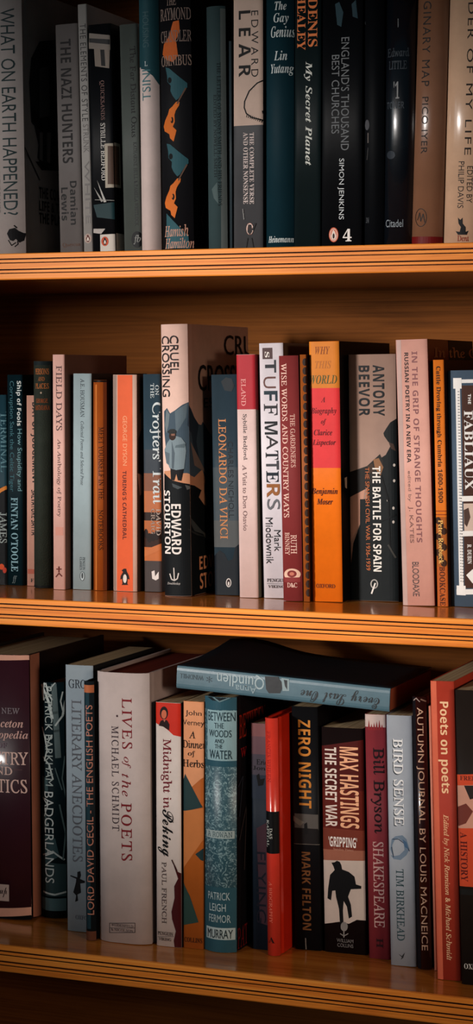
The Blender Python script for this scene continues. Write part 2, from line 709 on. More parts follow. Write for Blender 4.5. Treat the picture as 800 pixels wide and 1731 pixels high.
# ---- top shelf
rider = Zm(8, 0, 390)
BK('t', 'thick pale grey jacketed hardback with its front cover visible', (-22, 36, 0, -14, 44, 425), (186, 176, 172), 'h', d=.15, Y=.045, ext=.01,
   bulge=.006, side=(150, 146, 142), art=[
    T('S', 'WHAT ON EARTH HAPPENED?', 'd', (62, 78, 80), 4, 14, 26, 364),
    T('S', 'THE COMPLETE STORY OF THE PLANET', 'd', (120, 118, 118), -5, 180, 0, 360),
    P(INK, rider((100, 40), (130, -20), (200, -40), (240, 0), (320, 40), (300, 130), (250, 160), (210, 110), (180, 140), (140, 130))),
    ST(INK, rider((120, 130), (160, 200), (210, 160)), 1.6), ST(INK, rider((230, 140), (235, 180), (200, 215)), 1.6),
    ST(INK, rider((180, 20), (320, 35)), 1.2), ST(INK, rider((220, -40), (190, -70)), 2),
    P((46, 48, 50), z1((150, 280), (190, 200), (300, 190), (300, 820), (205, 820), (180, 760), (185, 700), (165, 610), (150, 590), (140, 400)), 'R'), P((20, 20, 22), z1((150, 520), (200, 560), (210, 640), (180, 620), (155, 580)), 'R'), P((92, 92, 92), z1((190, 330), (235, 320), (240, 560), (190, 570)), 'R'), P((20, 20, 22), z1((170, 780), (300, 790), (300, 825), (200, 822)), 'R'),
    P((120, 118, 116), z1((190, 640), (205, 640), (205, 780), (190, 770)), 'R'), P((120, 118, 116), z1((225, 640), (245, 640), (240, 790), (225, 780)), 'R'),
    ST((30, 30, 32), z1((110, 695), (190, 870)), 1.6, 'R'),
    T('B', 'THE COM', 'h', (38, 38, 40), 66, 319, 102, 338, 'R'), T('B', 'LIFE & TI', 'h', (38, 38, 40), 66, 342, 102, 359, 'R'), T('B', 'THE PLA', 'h', (38, 38, 40), 66, 362, 102, 380, 'R')])
BK('t', 'grey paperback with heavy black vertical lettering, next to the slim pale spine', (95, 130, 42, 101, 141, 425), (132, 126, 124), 'p', d=.128, Y=.075, art=[
    T('B', 'THE NAZI HUNTERS', 'd', (34, 30, 32), 104, 66, 122, 276),
    T('B', 'Damian', 'd', INK, 119, 306, 131, 380), T('B', 'Lewis', 'd', INK, 104, 317, 116, 373),
    T('r', 'Quercus', 'h', (110, 78, 60), 106, 410, 136, 418)])
BK('t', 'slimmest pale grey paperback on the top shelf, a small penguin badge at its foot', (131, 147, 8, 143, 157, 425), (176, 172, 168), 'p', d=.13, Y=.065, art=[
    T('S', 'THE ELEMENTS OF STYLE', 'd', (70, 68, 70), 137, 40, 147, 205, sp=1.15), T('S', 'STRUNK', 'd', (130, 126, 124), 141, 210, 150, 258),
    T('S', 'WHITE', 'd', (140, 136, 134), 144, 272, 152, 378), penguin(149, 403, 13, (190, 170, 160), (110, 50, 40))])
BK('t', 'black paperback with a photograph at its head and a white penguin block at its foot', (150, 187, 42, 157, 196, 425), (24, 26, 30), 'p', d=.12, Y=.06, side=(20, 22, 26), art=[
    P((150, 140, 132), z1((430, 160), (530, 170), (532, 240), (425, 235))), P((60, 60, 62), z1((430, 185), (530, 190), (530, 215), (430, 205))),
    P((150, 138, 128), z1((455, 235), (530, 240), (528, 330), (460, 320))), P((40, 40, 42), z1((485, 240), (505, 240), (510, 320), (490, 318))),
    T('r', 'QUICKSANDS', 'd', (140, 110, 104), 169, 136, 177, 203), T('r', 'SYBILLE BEDFORD', 'd', (220, 214, 208), 171, 208, 179, 305),
    P((200, 196, 190), z1((470, 870), (515, 975), (503, 978))), P((180, 176, 170), z1((455, 905), (500, 972), (490, 976))),
    ST((170, 166, 160), z1((460, 965), (550, 968)), 1), P((40, 70, 74), z1((452, 990), (560, 975), (560, 1060), (470, 1050))),
    R((214, 205, 196), 170, 396, 197, 425), R((214, 205, 196), 196, 396, 220, 425, 'R'), P((190, 182, 176), z1((452, 1105), (510, 1105), (490, 1130), (452, 1125))),
    penguin(178, 408, 13), R((190, 180, 165), 178, 242, 204, 317), P((110, 90, 80), z1((522, 705), (560, 705), (560, 890), (522, 890))),
    R((190, 180, 165), 190, 242, 203, 317, 'R'), R((120, 95, 80), 190, 247, 201, 312, 'R')])
BK('t', 'dark grey-green paperback with a black round badge at its foot', (202, 233, 42, 211, 241, 425), (98, 104, 100), 'p', d=.13, Y=.065, art=[
    T('r', 'The Far Distant Oxus', 'd', (32, 32, 34), 221, 78, 231, 232), T('r', 'KATHARINE HULL & PAMELA WHITLOCK', 'd', (52, 52, 54), 227, 240, 233, 382),
    EL((26, 28, 30), 232, 405, 9.5, 14), T('i', 'fb', 'h', (150, 150, 146), 226, 397, 238, 413)])
BK('t', 'round-backed hardback with a teal head above a blank pinkish white spine', (233, 269, -10, 241, 272, 425), (226, 208, 202), 'h', d=.14, Y=.06, ext=.02, bulge=.006, art=[
    R((44, 84, 94), None, -60, None, 112) if False else BAND((52, 92, 100), -60, 112),
    P((52, 92, 100), [(236, 108), (270, 108), (270, 150), (258, 128), (246, 118), (236, 116)]),
    T('S', 'HOUSING', 'd', (90, 116, 120), 241, 20, 252, 80), T('S', 'TSINI', 'u', (96, 140, 146), 240, 118, 255, 170), T('r', 'L', 'h', (220, 226, 226), 245, 104, 250, 112)])
GUN = lambda dx, dy: [P((222, 128, 58), z2(*[(x + dx, y + dy) for x, y in ((110, 492), (126, 492), (124, 508), (108, 536), (102, 556), (104, 590), (94, 612), (112, 630), (98, 684), (80, 668), (76, 648), (50, 634), (44, 610), (54, 580), (70, 550), (76, 528), (92, 515))])),
                      EL((30, 26, 26), 260 + (90 + dx) / 2.857, (581 + dy) / 2.857, 2.6, 5.2), EL((222, 128, 58), 260 + (86 + dx) / 2.857, (578 + dy) / 2.857, 1.1, 3),
                      ST((120, 96, 84), z2((116 + dx, 500 + dy), (152 + dx, 425 + dy)), 2.2)]
TEAL = lambda dx, dy: [P((64, 104, 112), z2(*[(x + dx, y + dy) for x, y in ((55, 325), (75, 330), (105, 355), (158, 400), (158, 420), (148, 430), (122, 475), (110, 485), (92, 462), (82, 440), (84, 415), (66, 395), (64, 365))])),
                       EL((22, 26, 28), 260 + (78 + dx) / 2.857, (388 + dy) / 2.857, 3.6, 5)]
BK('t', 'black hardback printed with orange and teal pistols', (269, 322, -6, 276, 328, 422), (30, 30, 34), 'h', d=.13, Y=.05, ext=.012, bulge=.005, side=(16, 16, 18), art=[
    P((205, 112, 56), z2((95, 105), (122, 98), (126, 150), (108, 195), (112, 215), (118, 270), (95, 300), (60, 290), (38, 262), (45, 215), (75, 175))),
    T('r', 'THE', 'h', (150, 132, 124), 281, -4, 298, 9), T('r', 'RAYMOND', 'h', (150, 132, 124), 269, 13, 320, 34), T('r', 'CHANDLER', 'h', (150, 132, 124), 270, 51, 321, 71),
    T('r', 'OMNIBUS', 'h', (165, 142, 130), 271, 93, 321, 111), TEAL(0, 0), GUN(0, 0), TEAL(6, 368), GUN(6, 370),
    P((64, 104, 112), z2((60, 1030), (110, 1080), (165, 1140), (170, 1200), (60, 1200))),
    T('i', 'Hamish', 'h', (205, 160, 140), 277, 380, 318, 400), T('i', 'Hamilton', 'h', (205, 160, 140), 278, 402, 326, 420),
    RING((84, 80, 78), 338, 211, 7, 26, 1.3, 'R'), ST((74, 70, 68), z2((235, 20), (228, 180)), 1.2, 'R'), ST((110, 92, 84), z2((258, 970), (235, 1010), (228, 1060), (240, 1130), (258, 1145)), 1.5, 'R')])
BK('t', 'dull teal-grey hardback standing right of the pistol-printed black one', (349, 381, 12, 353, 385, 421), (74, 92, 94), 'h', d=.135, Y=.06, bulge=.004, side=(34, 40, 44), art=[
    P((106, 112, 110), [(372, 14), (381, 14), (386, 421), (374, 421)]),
    T('r', 'THE LETTERS OF SYDNEY SMITH AND HIS FRIENDS', 'd', (36, 44, 46), 368, 105, 374, 348), T('r', 'EDITED BY NOWELL SMITH', 'd', (40, 52, 54), 362, 160, 367, 300),
    P((96, 112, 112), [(358, 320), (368, 308), (370, 345), (362, 335)])])
BK('t', 'thin dark slate pamphlet squeezed beside the tan and grey paperback', (387, 391.5, 70, 389, 393, 421), (66, 78, 84), 'p', d=.13, Y=.065, thin=True)
BK('t', 'paperback with tan upper half and dark grey lower half, a curved line drawing between', (394, 446, -8, 397, 444, 421), (92, 92, 94), 'p', d=.13, Y=.055, ext=.01, side=(60, 60, 62), art=[
    BAND((206, 182, 168), -60, 212),
    T('S', 'EDWARD', 'd', (36, 34, 34), 425, 18, 437, 130, sp=1.5), T('B', 'LEAR', 'd', (26, 24, 24), 404, 18, 424, 130, sp=1.6),
    ST((26, 24, 24), z2((535, 384), (500, 402), (462, 440), (440, 490), (438, 520), (448, 548), (475, 568), (535, 582)), 2.2),
    [ST((26, 24, 24), z2((452 + 9 * k, 552 + 3.2 * k), (449 + 9 * k, 566 + 3 * k)), 1.3) for k in range(9)], P((26, 24, 24), z2((522, 535), (535, 530), (535, 555), (525, 550))),
    T('b', 'THE COMPLETE VERSE', 'd', (222, 206, 200), 422.5, 224, 430, 345), T('b', 'AND OTHER NONSENSE', 'd', (222, 206, 200), 412, 224, 420, 345),
    EL((206, 150, 132), 423, 387, 6, 10), RING((240, 226, 216), 423, 387, 5, 8.5, 1.2), P((50, 40, 40), z2((458, 1085), (474, 1085), (478, 1120), (466, 1135), (454, 1120))),
    ST((26, 26, 28), z2((455, 1150), (448, 1195)), 1.6), ST((26, 26, 28), z2((474, 1150), (482, 1195)), 1.6), ST((150, 148, 146), z2((432, 1010), (438, 1060)), 1.4),
    ST((36, 34, 36), z2((492, 1080), (480, 1110)), 3)])
BK('t', 'plain deep teal hardback with white script near its head', (448, 498, -8, 449, 497, 417), (24, 60, 70), 'h', d=.14, Y=.055, ext=.01, bulge=.006, art=[
    T('I', 'The', 'h', (214, 220, 218), 465, 2, 484, 17), T('I', 'Gay', 'h', (214, 220, 218), 463, 22, 487, 42), T('I', 'Genius', 'h', (214, 220, 218), 458, 44, 496, 63),
    T('I', 'Lin', 'h', (214, 220, 218), 464, 86, 485, 102), T('I', 'Yutang', 'h', (214, 220, 218), 458, 108, 494, 128), T('I', 'Heinemann', 'h', (214, 220, 218), 453, 399, 494, 410)])
BK('t', 'blackish green paperback with orange capitals above white italics', (499, 544, -8, 498, 542, 415), (26, 40, 42), 'p', d=.13, Y=.055, ext=.01, art=[
    T('b', 'DENIS', 'd', (232, 140, 84), 521, -4, 537, 79), T('b', 'HEALEY', 'd', (232, 140, 84), 503, -10, 517, 85), T('I', 'My Secret Planet', 'd', (220, 220, 212), 514, 104, 528, 280)])
BK('t', 'wide black paperback with thin grey capitals, an orange penguin badge and a numeral 4', (546, 614, -8, 544, 612, 413), (18, 20, 24), 'p', d=.14, Y=.055, ext=.01, art=[
    T('S', "ENGLAND'S THOUSAND", 'd', (132, 134, 136), 577, 63, 591, 254), T('S', 'BEST CHURCHES', 'd', (132, 134, 136), 561, 93, 574, 226), T('S', 'SIMON JENKINS', 'd', (214, 216, 216), 571, 268, 582, 371),
    EL((214, 112, 80), 564.5, 397, 8, 12.5), RING((232, 214, 202), 564.5, 397, 6, 10, 1.2), P((232, 214, 202), [(564, 388), (567, 392), (569, 399), (567, 405), (562, 405), (560, 399), (562, 392)]), EL((40, 30, 30), 564.5, 399, 1.7, 4.5),
    T('b', '4', 'h', WHT, 580, 387, 595, 408), P((40, 74, 84), z1((1620, 20), (1640, 10), (1660, 60), (1650, 130), (1630, 120))), P((40, 70, 80), z1((1700, 20), (1720, 0), (1730, 90), (1705, 80)))])
BK('t', 'narrow black hardback with tiny worn pale marks, next to the glossy navy-black one', (618, 650, -8, 616, 650, 412), (14, 17, 22), 'h', d=.14, Y=.054, ext=.01, bulge=.004, art=[
    EL((96, 96, 100), 620, 211, 4.5, 9), ST((120, 112, 108), [(622, 225), (622, 241)], 2), ST((80, 78, 78), [(622, 250), (620, 270)], 1.4), T('r', 'JM', 'h', (90, 92, 96), 618, 368, 624, 377), T('r', 'Press', 'h', (72, 74, 78), 603, 34, 617, 41)])
BK('t', 'glossy navy-black hardback with a bright highlight down its spine, beside the red-footed brown one', (652, 706, -8, 652, 696, 411), (18, 24, 32), 'h', d=.14, Y=.05, ext=.01, bulge=.006, p=2.6, rough=.27, fin='gloss', art=[
    T('r', 'Edward', 'h', (70, 76, 82), 654, 81, 692, 96), T('r', 'LITTLE', 'h', (76, 82, 88), 657, 103, 688, 117), T('b', "'1", 'h', (150, 150, 150), 666, 138, 676, 167), ST((110, 110, 110), [(674, 32), (674, 46)], 1.6),
    T('B', 'TONER', 'h', (78, 84, 90), 653, 172, 684, 184), T('S', 'Citadel', 'h', (150, 156, 160), 651, 371, 682, 384), EL((60, 66, 74), 661, 262, 8, 7)])
BK('t', 'brown paper-jacketed hardback with a dark red band across its foot', (707, 761, -8, 697, 748, 410), (148, 108, 84), 'h', d=.14, Y=.04, ext=.01, bulge=.006, p=2.6, rough=.27, fin='gloss', art=[
    BAND((118, 26, 26), 400, 425), T('S', 'IMAGINARY MAP', 'd', (44, 38, 36), 715, -40, 729, 146, sp=1.2), T('S', 'PICO IYER', 'd', (44, 38, 36), 713, 164, 724, 260, sp=1.1),
    RING((60, 48, 42), 712, 368, 10, 15, 1.2), ST((60, 48, 42), [(706, 372), (710, 360), (712, 374), (716, 362), (719, 376)], 1.6)])
BK('t', 'creamy tan hardback with a shiny ridge and a small black animal emblem', (762, 826, -8, 750, 816, 409), (220, 184, 156), 'h', d=.15, Y=.04, ext=.01, bulge=.006, p=2.6, rough=.25, fin='gloss', art=[
    T('S', 'READER OF MY LIFE', 'd', (60, 52, 48), 790, -60, 801, 262, sp=1.2), T('S', 'EDITED BY', 'd', (60, 52, 48), 790, 281, 799, 343), T('S', 'PHILIP DAVIS', 'd', (60, 52, 48), 775, 273, 785, 352),
    P(INK, [(775, 368), (779, 372), (783, 368), (783, 378), (788, 384), (788, 392), (793, 390), (790, 397), (775, 397), (771, 391), (778, 392), (780, 384), (776, 378)]),
    T('r', 'Dent', 'h', (150, 60, 40), 774, 398, 793, 408)])

# ---- middle shelf
y1_ = Zm(3.46, 0, 580)
y2_ = Zm(3.0, 180, 530)
y2_ = Zm(2.963, 180, 530)
y3_ = Zm(3.33, 380, 540)
y4_ = Zm(3.33, 570, 540)
BK('m', 'teal and black paperback cut by the photo edge, ending the middle row', (-14, 11, 668, -12, 12.5, 989), (48, 84, 96), 'p', d=.12, art=[
    P((18, 20, 24), [(-14, 826), (16, 822), (16, 992), (-14, 992)]), P((230, 150, 70), [(-14, 836), (0, 826), (10, 821), (13, 826), (2, 832), (-14, 846)]),
    T('r', 'TERMINAL', 'd', (110, 150, 160), 1, 696, 12, 798), T('r', 'JAMES', 'd', (170, 180, 178), 0, 866, 11, 918), EL((220, 96, 50), 3, 958, 4.5, 5), EL((200, 80, 60), 8, 964, 3, 5)])
BK('m', 'dark teal paperback with two lines of small title and pale blue author capitals', (12, 38.5, 634, 14, 39, 990), (20, 48, 56), 'p', d=.128, art=[
    T('B', 'Ship of Fools', 'd', (226, 230, 226), 27, 644, 36, 720), T('S', 'How Stupidity and', 'd', (130, 170, 176), 28, 725, 37, 830), T('S', 'Corruption Sank the Celtic Tiger', 'd', (72, 124, 134), 15, 644, 24, 831),
    T('b', "FINTAN O'TOOLE", 'd', (150, 186, 196), 19, 841, 31, 966), T('i', 'ff', 'h', (120, 134, 136), 21, 973, 29, 986)])
BK('m', 'slim pinkish paperback half hidden behind the round-backed green cloth hardback', (45, 66, 669, 46, 67, 991), (226, 176, 158), 'p', d=.12, art=[
    T('B', 'DAY OF JUDGEMENT', 'd', INK, 52, 680, 64, 818), T('B', 'SALVATORE SATTA', 'd', (40, 36, 38), 53, 828, 63, 905), R((190, 110, 90), 47, 962, 60, 970), T('b', 'F', 'h', INK, 52, 978, 57, 984)])
BK('m', 'dark green cloth hardback with faded gilt lettering at its head', (57, 85, 611, 57, 87, 995), (64, 70, 62), 'h', d=.13, bulge=.006, fin='cloth', rough=.7, art=[
    BAND((40, 50, 52), 600, 617), T('r', 'PERSONS', 'h', (196, 126, 74), 59, 623, 80, 633), T('r', 'AND', 'h', (180, 116, 70), 65, 637, 75, 644), T('r', 'PLACES', 'h', (196, 126, 74), 60, 648, 80, 657),
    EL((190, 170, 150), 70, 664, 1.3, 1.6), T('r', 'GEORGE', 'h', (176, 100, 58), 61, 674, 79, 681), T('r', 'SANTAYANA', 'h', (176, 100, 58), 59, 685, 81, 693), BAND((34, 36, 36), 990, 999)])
BK('m', 'tall pale pink paperback with grey-brown serif lettering', (89, 109.5, 600, 91, 110.5, 997), (240, 196, 184), 'p', d=.14, side=(140, 110, 100), art=[  # cover colour darkened against the pink spine: its shade is painted in
    T('r', 'FIELD DAYS', 'd', (104, 74, 74), 95, 618, 105, 728), T('r', 'An Anthology of Poetry', 'd', (122, 88, 84), 96, 742, 104, 873), R((228, 168, 152), 94, 891, 107, 905),
    ST((120, 50, 40), [(96, 962), (104, 962)], 2), ST((120, 50, 40), [(100, 958), (100, 967)], 2.4), ST((120, 50, 40), [(95, 975), (100, 969), (105, 974)], 2)])
BK('m', 'pale blue-grey paperback with small dark italic lettering', (124, 155, 632, 123.5, 154, 997), (176, 192, 196), 'p', d=.128, side=(70, 60, 56), art=[
    T('r', 'A.E. HOUSMAN', 'd', (56, 66, 72), 136, 640, 143, 705), T('i', 'Collected Poems and Selected Prose', 'd', (70, 80, 86), 136.5, 712, 142, 820),
    T('b', 'PENGUIN', 'd', (50, 58, 64), 140, 942, 144, 963), T('b', 'CLASSICS', 'd', (50, 58, 64), 135, 942, 139, 963), EL((196, 208, 210), 139.5, 974, 4, 8), RING((90, 96, 100), 139.5, 974, 3.6, 7.5, .9), EL((80, 86, 90), 139.5, 973, 1.6, 5)])
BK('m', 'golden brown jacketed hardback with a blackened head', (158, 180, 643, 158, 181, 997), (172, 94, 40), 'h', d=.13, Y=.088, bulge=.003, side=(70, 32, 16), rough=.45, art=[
    P((120, 60, 28), [(174, 640), (190, 640), (190, 1000), (174, 1000)]), P((206, 128, 62), [(161, 650), (164, 650), (164, 1000), (161, 1000)]), BAND((26, 16, 12), 632, 646),  # painted highlight strip at left, painted shading down the right of the spine
    T('r', 'MEET YOURSELF IN THE', 'd', (60, 28, 14), 167, 722, 175, 845), T('r', 'NOTEBOOKS', 'd', (60, 28, 14), 167, 862, 174, 930)])
BK('m', 'orange paperback with cream side stripes and a penguin emblem', (191, 231.5, 634, 192, 232, 1000), (228, 196, 180), 'p', d=.13, side=(96, 74, 62), art=[
    P((232, 112, 64), [(199, 634), (224, 634), (225, 1001), (198, 1001)]), P((160, 140, 130), [(191, 634), (197, 634), (196, 1001), (192, 1001)]),
    T('S', 'GEORGE DYSON', 'd', (246, 180, 140), 208, 703, 215, 787), T('B', "TURING'S CATHEDRAL", 'd', (110, 44, 34), 207.5, 796, 214, 912), penguin(211.5, 975, 30, None, (40, 28, 26)),
    P((150, 110, 80), [(236, 700), (244, 690), (244, 720), (236, 730)], 'R'), P((40, 30, 30), [(234, 740), (244, 720), (244, 800), (234, 800)], 'R'), P((170, 130, 110), [(232, 800), (244, 805), (244, 830), (236, 838)], 'R')])
sun_ = (204, 128, 84)
BK('m', 'paperback with blue dusk sky above an orange coast, white lettering, left of the mountain cover', (243, 270, 633, 244, 275, 1001), (66, 86, 98), 'p', d=.13, art=[
    BAND((74, 82, 90), 760, 800), BAND((150, 104, 82), 800, 830), BAND((196, 126, 86), 830, 866), BAND((60, 44, 40), 866, 880), BAND((196, 122, 76), 880, 905),
    BAND((70, 44, 34), 905, 925), BAND((206, 126, 74), 925, 948), BAND((90, 80, 78), 948, 1010), [EL((50, 36, 32), 247 + 6 * k, 902 + (k * 7) % 9, 4, 8) for k in range(5)], P((210, 132, 82), [(244, 930), (280, 916), (280, 926), (244, 942)]),
    T('r', 'ON', 'd', (206, 214, 214), 263, 651, 269, 668), T('r', 'THE', 'd', (206, 214, 214), 255, 648, 261, 673), T('r', "Crofters' Trail", 'd', (214, 222, 222), 254, 680, 275, 852), T('r', 'DAVID', 'd', (196, 180, 168), 265, 860, 272, 905), T('r', 'CRAIG', 'd', (180, 160, 148), 256, 860, 263, 903),
    P(WHT, [(257, 966), (262, 964), (263, 974), (269, 966), (269, 978), (264, 981), (258, 978)])])
MT = (84, 100, 112)
BK('m', 'tallest middle-shelf book, its jacket showing a man in grey before dark mountains', (271, 318, 549, 280, 323, 1009), (238, 204, 190), 'h', d=.155, bulge=.0045, p=2.6, side=(226, 184, 164), pages=(120, 110, 100), art=[
    P((214, 158, 124), y2_((285, 790), (560, 760), (560, 1000), (285, 900)), 'SR'),
    P(MT, y2_((285, 490), (303, 473), (320, 500), (345, 485), (378, 458), (405, 443), (425, 480), (440, 520), (462, 555), (475, 558), (482, 542), (500, 570), (545, 640), (560, 900), (520, 910), (480, 780), (440, 820), (400, 800), (330, 800), (300, 720), (287, 600)), 'SR'),
    P((60, 72, 84), y2_((405, 445), (440, 520), (462, 555), (450, 640), (470, 760), (440, 700), (425, 600), (400, 560)), 'SR'), P((110, 124, 132), y2_((345, 490), (400, 450), (395, 520), (370, 570), (350, 600)), 'SR'),
    P((126, 136, 140), y2_((300, 480), (318, 505), (312, 560), (300, 600), (290, 560))), P((150, 130, 120), y2_((420, 640), (480, 760), (500, 800), (440, 760)), 'SR'),
    P((36, 42, 46), y2_((500, 790), (520, 770), (540, 800), (550, 1000), (500, 960), (490, 880)), 'R'),
    P((26, 30, 33), y2_((285, 800), (330, 835), (380, 848), (440, 862), (475, 885), (462, 920), (490, 960), (520, 970), (560, 990), (560, 1460), (280, 1460)), 'SR'),
    P((84, 90, 92), y2_((330, 850), (380, 870), (360, 880), (335, 868)), 'SR'), P((96, 96, 94), y2_((392, 858), (425, 872), (400, 884)), 'SR'), P((80, 84, 84), y2_((410, 1010), (470, 1080), (500, 1110), (440, 1090), (425, 1060)), 'SR'), P((88, 86, 82), y2_((480, 1090), (530, 1130), (520, 1150), (490, 1120)), 'R'), P((60, 62, 62), y2_((400, 1080), (420, 1085), (500, 1120), (450, 1110)), 'SR'),
    P((40, 38, 42), y2_((322, 770), (388, 770), (376, 838), (360, 835), (352, 800), (342, 836), (325, 834))),
    P((138, 152, 158), y2_((322, 627), (350, 612), (376, 622), (392, 648), (396, 690), (388, 778), (352, 784), (318, 774), (312, 758), (300, 750), (290, 700), (288, 682), (305, 648))),
    P((110, 124, 130), y2_((350, 660), (395, 650), (390, 672), (345, 672))), P((100, 112, 120), y2_((330, 640), (345, 700), (340, 778), (330, 775))), P((112, 124, 132), y2_((290, 690), (318, 700), (316, 757), (302, 748))),
    EL((70, 52, 46), 180 + 333 / 2.963, 530 + 613 / 2.963, 6, 7.5), P((150, 112, 96), y2_((326, 600), (346, 600), (345, 612), (328, 612))), P((58, 60, 60), y2_((306, 592), (322, 579), (340, 578), (353, 588), (350, 601), (318, 603))),
    T('S', 'CRUEL', 'd', (58, 54, 56), 288, 567, 302, 632), T('S', 'CROSSING', 'd', (58, 54, 56), 272.5, 568, 287, 671), T('B', 'EDWARD', 'd', WHT, 291, 852, 307, 937), T('B', 'STOURTON', 'd', WHT, 277, 829, 289, 936),
    ST((214, 206, 200), [(295, 960), (296, 980)], 1.8), ST((214, 206, 200), [(288, 970), (291, 979), (296, 981), (301, 978), (303, 969)], 2), T('i', 'Doubleday', 'h', (200, 194, 190), 283, 984, 306, 989),
    T('S', 'CRUEL', 'h', (60, 46, 44), 379, 568, 452, 601, 'R'), T('S', 'CROSSING', 'h', (46, 40, 42), 336, 617, 432, 660, 'R'), T('S', 'ESCAPE', 'h', (60, 50, 50), 344, 672, 400, 688, 'R'),
    T('B', 'EDWARD', 'h', (226, 160, 120), 336, 935, 390, 957, 'R'), T('B', 'STOURTON', 'h', (226, 160, 120), 337, 962, 400, 988, 'R')])
BK('m', 'grey-blue misty paperback with a vertical gilt title, overlapped by the crimson-headed spine', (357, 402, 634, 364, 408, 1007), (60, 76, 86), 'p', d=.13, art=[
    BAND((78, 88, 94), 790, 880), BAND((96, 98, 98), 880, 925), P((26, 34, 42), [(362, 940), (372, 930), (380, 936), (386, 948), (394, 945), (398, 925), (410, 915), (410, 1012), (362, 1012)]), P((40, 48, 54), [(374, 645), (382, 638), (392, 640), (397, 652), (392, 662), (380, 660)]),
    T('r', 'LEONARDO DA VINCI', 'd', (206, 142, 92), 371, 708, 384, 911), T('S', 'CHARLES NICHOLL', 'd', (34, 42, 50), 386, 746, 395, 876),
    EL((222, 214, 208), 387, 985, 4.5, 7.5), EL((60, 40, 40), 387, 985, 3.2, 6), EL((222, 214, 208), 387, 986.5, 1.4, 3.4)])
BK('m', 'slim white paperback with a crimson head, right of the misty grey-blue one', (399.5, 432, 600, 406, 437, 1011), (230, 204, 198), 'p', d=.13, side=(120, 118, 108), art=[
    BAND((186, 58, 68), 580, 692), BAND((150, 50, 56), 580, 692, 'R'),
    T('r', 'ELAND', 'd', (232, 170, 164), 408, 640, 416, 686), T('r', 'Sybille Bedford', 'd', (66, 56, 60), 410, 700, 418, 778), T('r', 'A Visit to Don Otavio', 'd', (120, 92, 92), 411, 786, 418, 897)])
_ST = []
for s, c, (a0, a1, a2, a3), st in (('S', WHT, (226, 182, 252, 214), 'b'), ('T', (60, 62, 68), (228, 228, 290, 300), 'B'), ('U', (120, 84, 78), (218, 322, 288, 388), 'S'), ('F', (44, 66, 76), (222, 402, 298, 460), 'B'),
                                   ('F', (60, 60, 64), (222, 474, 298, 540), 'r'), ('M', (40, 44, 48), (226, 574, 298, 648), 'B'), ('A', (60, 56, 58), (236, 652, 300, 732), 'S'), ('T', (40, 44, 52), (232, 738, 302, 790), 'b'),
                                   ('T', (84, 84, 88), (234, 794, 306, 846), 'B'), ('E', (34, 46, 58), (236, 852, 304, 920), 'b'), ('R', (166, 110, 60), (238, 926, 312, 1002), 'B'), ('S', (120, 120, 124), (240, 1010, 312, 1072), 'S')):
    (xa, ya), (xb, yb) = y3_((a0, a1), (a2, a3))
    _ST.append(T(st, s, 'd', c, xa, ya, xb, yb))
BK('m', 'white paperback with a collage of mismatched title letters, tucked behind the dull red spine', (437, 480, 581, 448, 486, 1012), (232, 224, 228), 'p', d=.13, side=(150, 120, 100), art=[
    R((96, 74, 74), 444, 588, 461, 607), _ST, T('S', 'Mark', 'd', (34, 34, 38), 464, 896, 475, 932), T('S', 'Miodownik', 'd', (34, 34, 38), 450, 875, 462, 953),
    T('r', 'PENGUIN', 'h', (70, 66, 70), 452, 978, 486, 984), ST((90, 84, 88), [(452, 986.5), (486, 987)], .7), T('r', 'VIKING', 'h', (70, 66, 70), 454, 989, 482, 994)])
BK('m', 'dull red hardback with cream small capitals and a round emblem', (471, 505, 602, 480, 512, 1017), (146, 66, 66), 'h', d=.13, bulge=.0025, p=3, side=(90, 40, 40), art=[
    T('r', 'WISE WORDS AND COUNTRY WAYS', 'd', (236, 200, 186), 477.3, 614, 487, 875), T('r', "THE GARDENER'S", 'd', (230, 190, 176), 491.5, 700, 499.5, 790), T('r', 'RUTH', 'd', (232, 196, 182), 492, 904, 502, 936), T('r', 'BINNEY', 'd', (232, 196, 182), 482, 900, 490, 938),
    EL((226, 190, 170), 494, 971, 14, 10), P((146, 66, 66), [(480, 976), (508, 976), (508, 984), (480, 984)]), EL((140, 62, 60), 494, 970, 8, 6), EL((200, 130, 110), 494, 970, 4, 3), T('r', 'D&C', 'h', (236, 200, 186), 486, 985, 503, 993)])
_SC = [EL((58, 34, 22), 515.5 + .017 * (yy - 600), yy, 4.2, 6.5) for yy in range(612, 1010, 15)]
BK('m', 'thin brown book edged with dark scallops, left of the yellow and orange spine', (507, 518.5, 600, 514, 525, 1017), (170, 100, 46), 'p', d=.12, Y=.070, side=(40, 24, 18), art=[_SC])
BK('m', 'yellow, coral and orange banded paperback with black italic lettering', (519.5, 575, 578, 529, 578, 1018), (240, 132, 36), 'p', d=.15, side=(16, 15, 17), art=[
    BAND((218, 140, 56), 560, 656), BAND((226, 72, 74), 656, 791),
    T('I', 'WHY', 'h', (150, 84, 40), 533, 586, 558, 599), T('I', 'THIS', 'h', (190, 122, 60), 533, 610, 560, 623), T('I', 'WORLD', 'h', (106, 104, 62), 524, 634, 570, 649),
    T('I', 'A', 'h', (110, 22, 34), 543, 671, 550, 680), T('I', 'Biography', 'h', (110, 22, 34), 526, 689, 569, 702), T('I', 'of', 'h', (110, 22, 34), 543, 708, 552, 719), T('I', 'Clarice', 'h', (110, 22, 34), 531, 726, 562, 736), T('I', 'Lispector', 'h', (110, 22, 34), 529, 743, 568, 755),
    T('I', 'Benjamin', 'h', (90, 30, 24), 527, 825, 571, 838), T('I', 'Moser', 'h', (90, 30, 24), 536, 843, 563, 853), T('r', 'OXFORD', 'h', (110, 50, 24), 535, 987, 567, 994), P((190, 170, 150), [(582, 808), (586, 806), (586, 826), (583, 824)], 'R')])
K_ = (27, 33, 35)
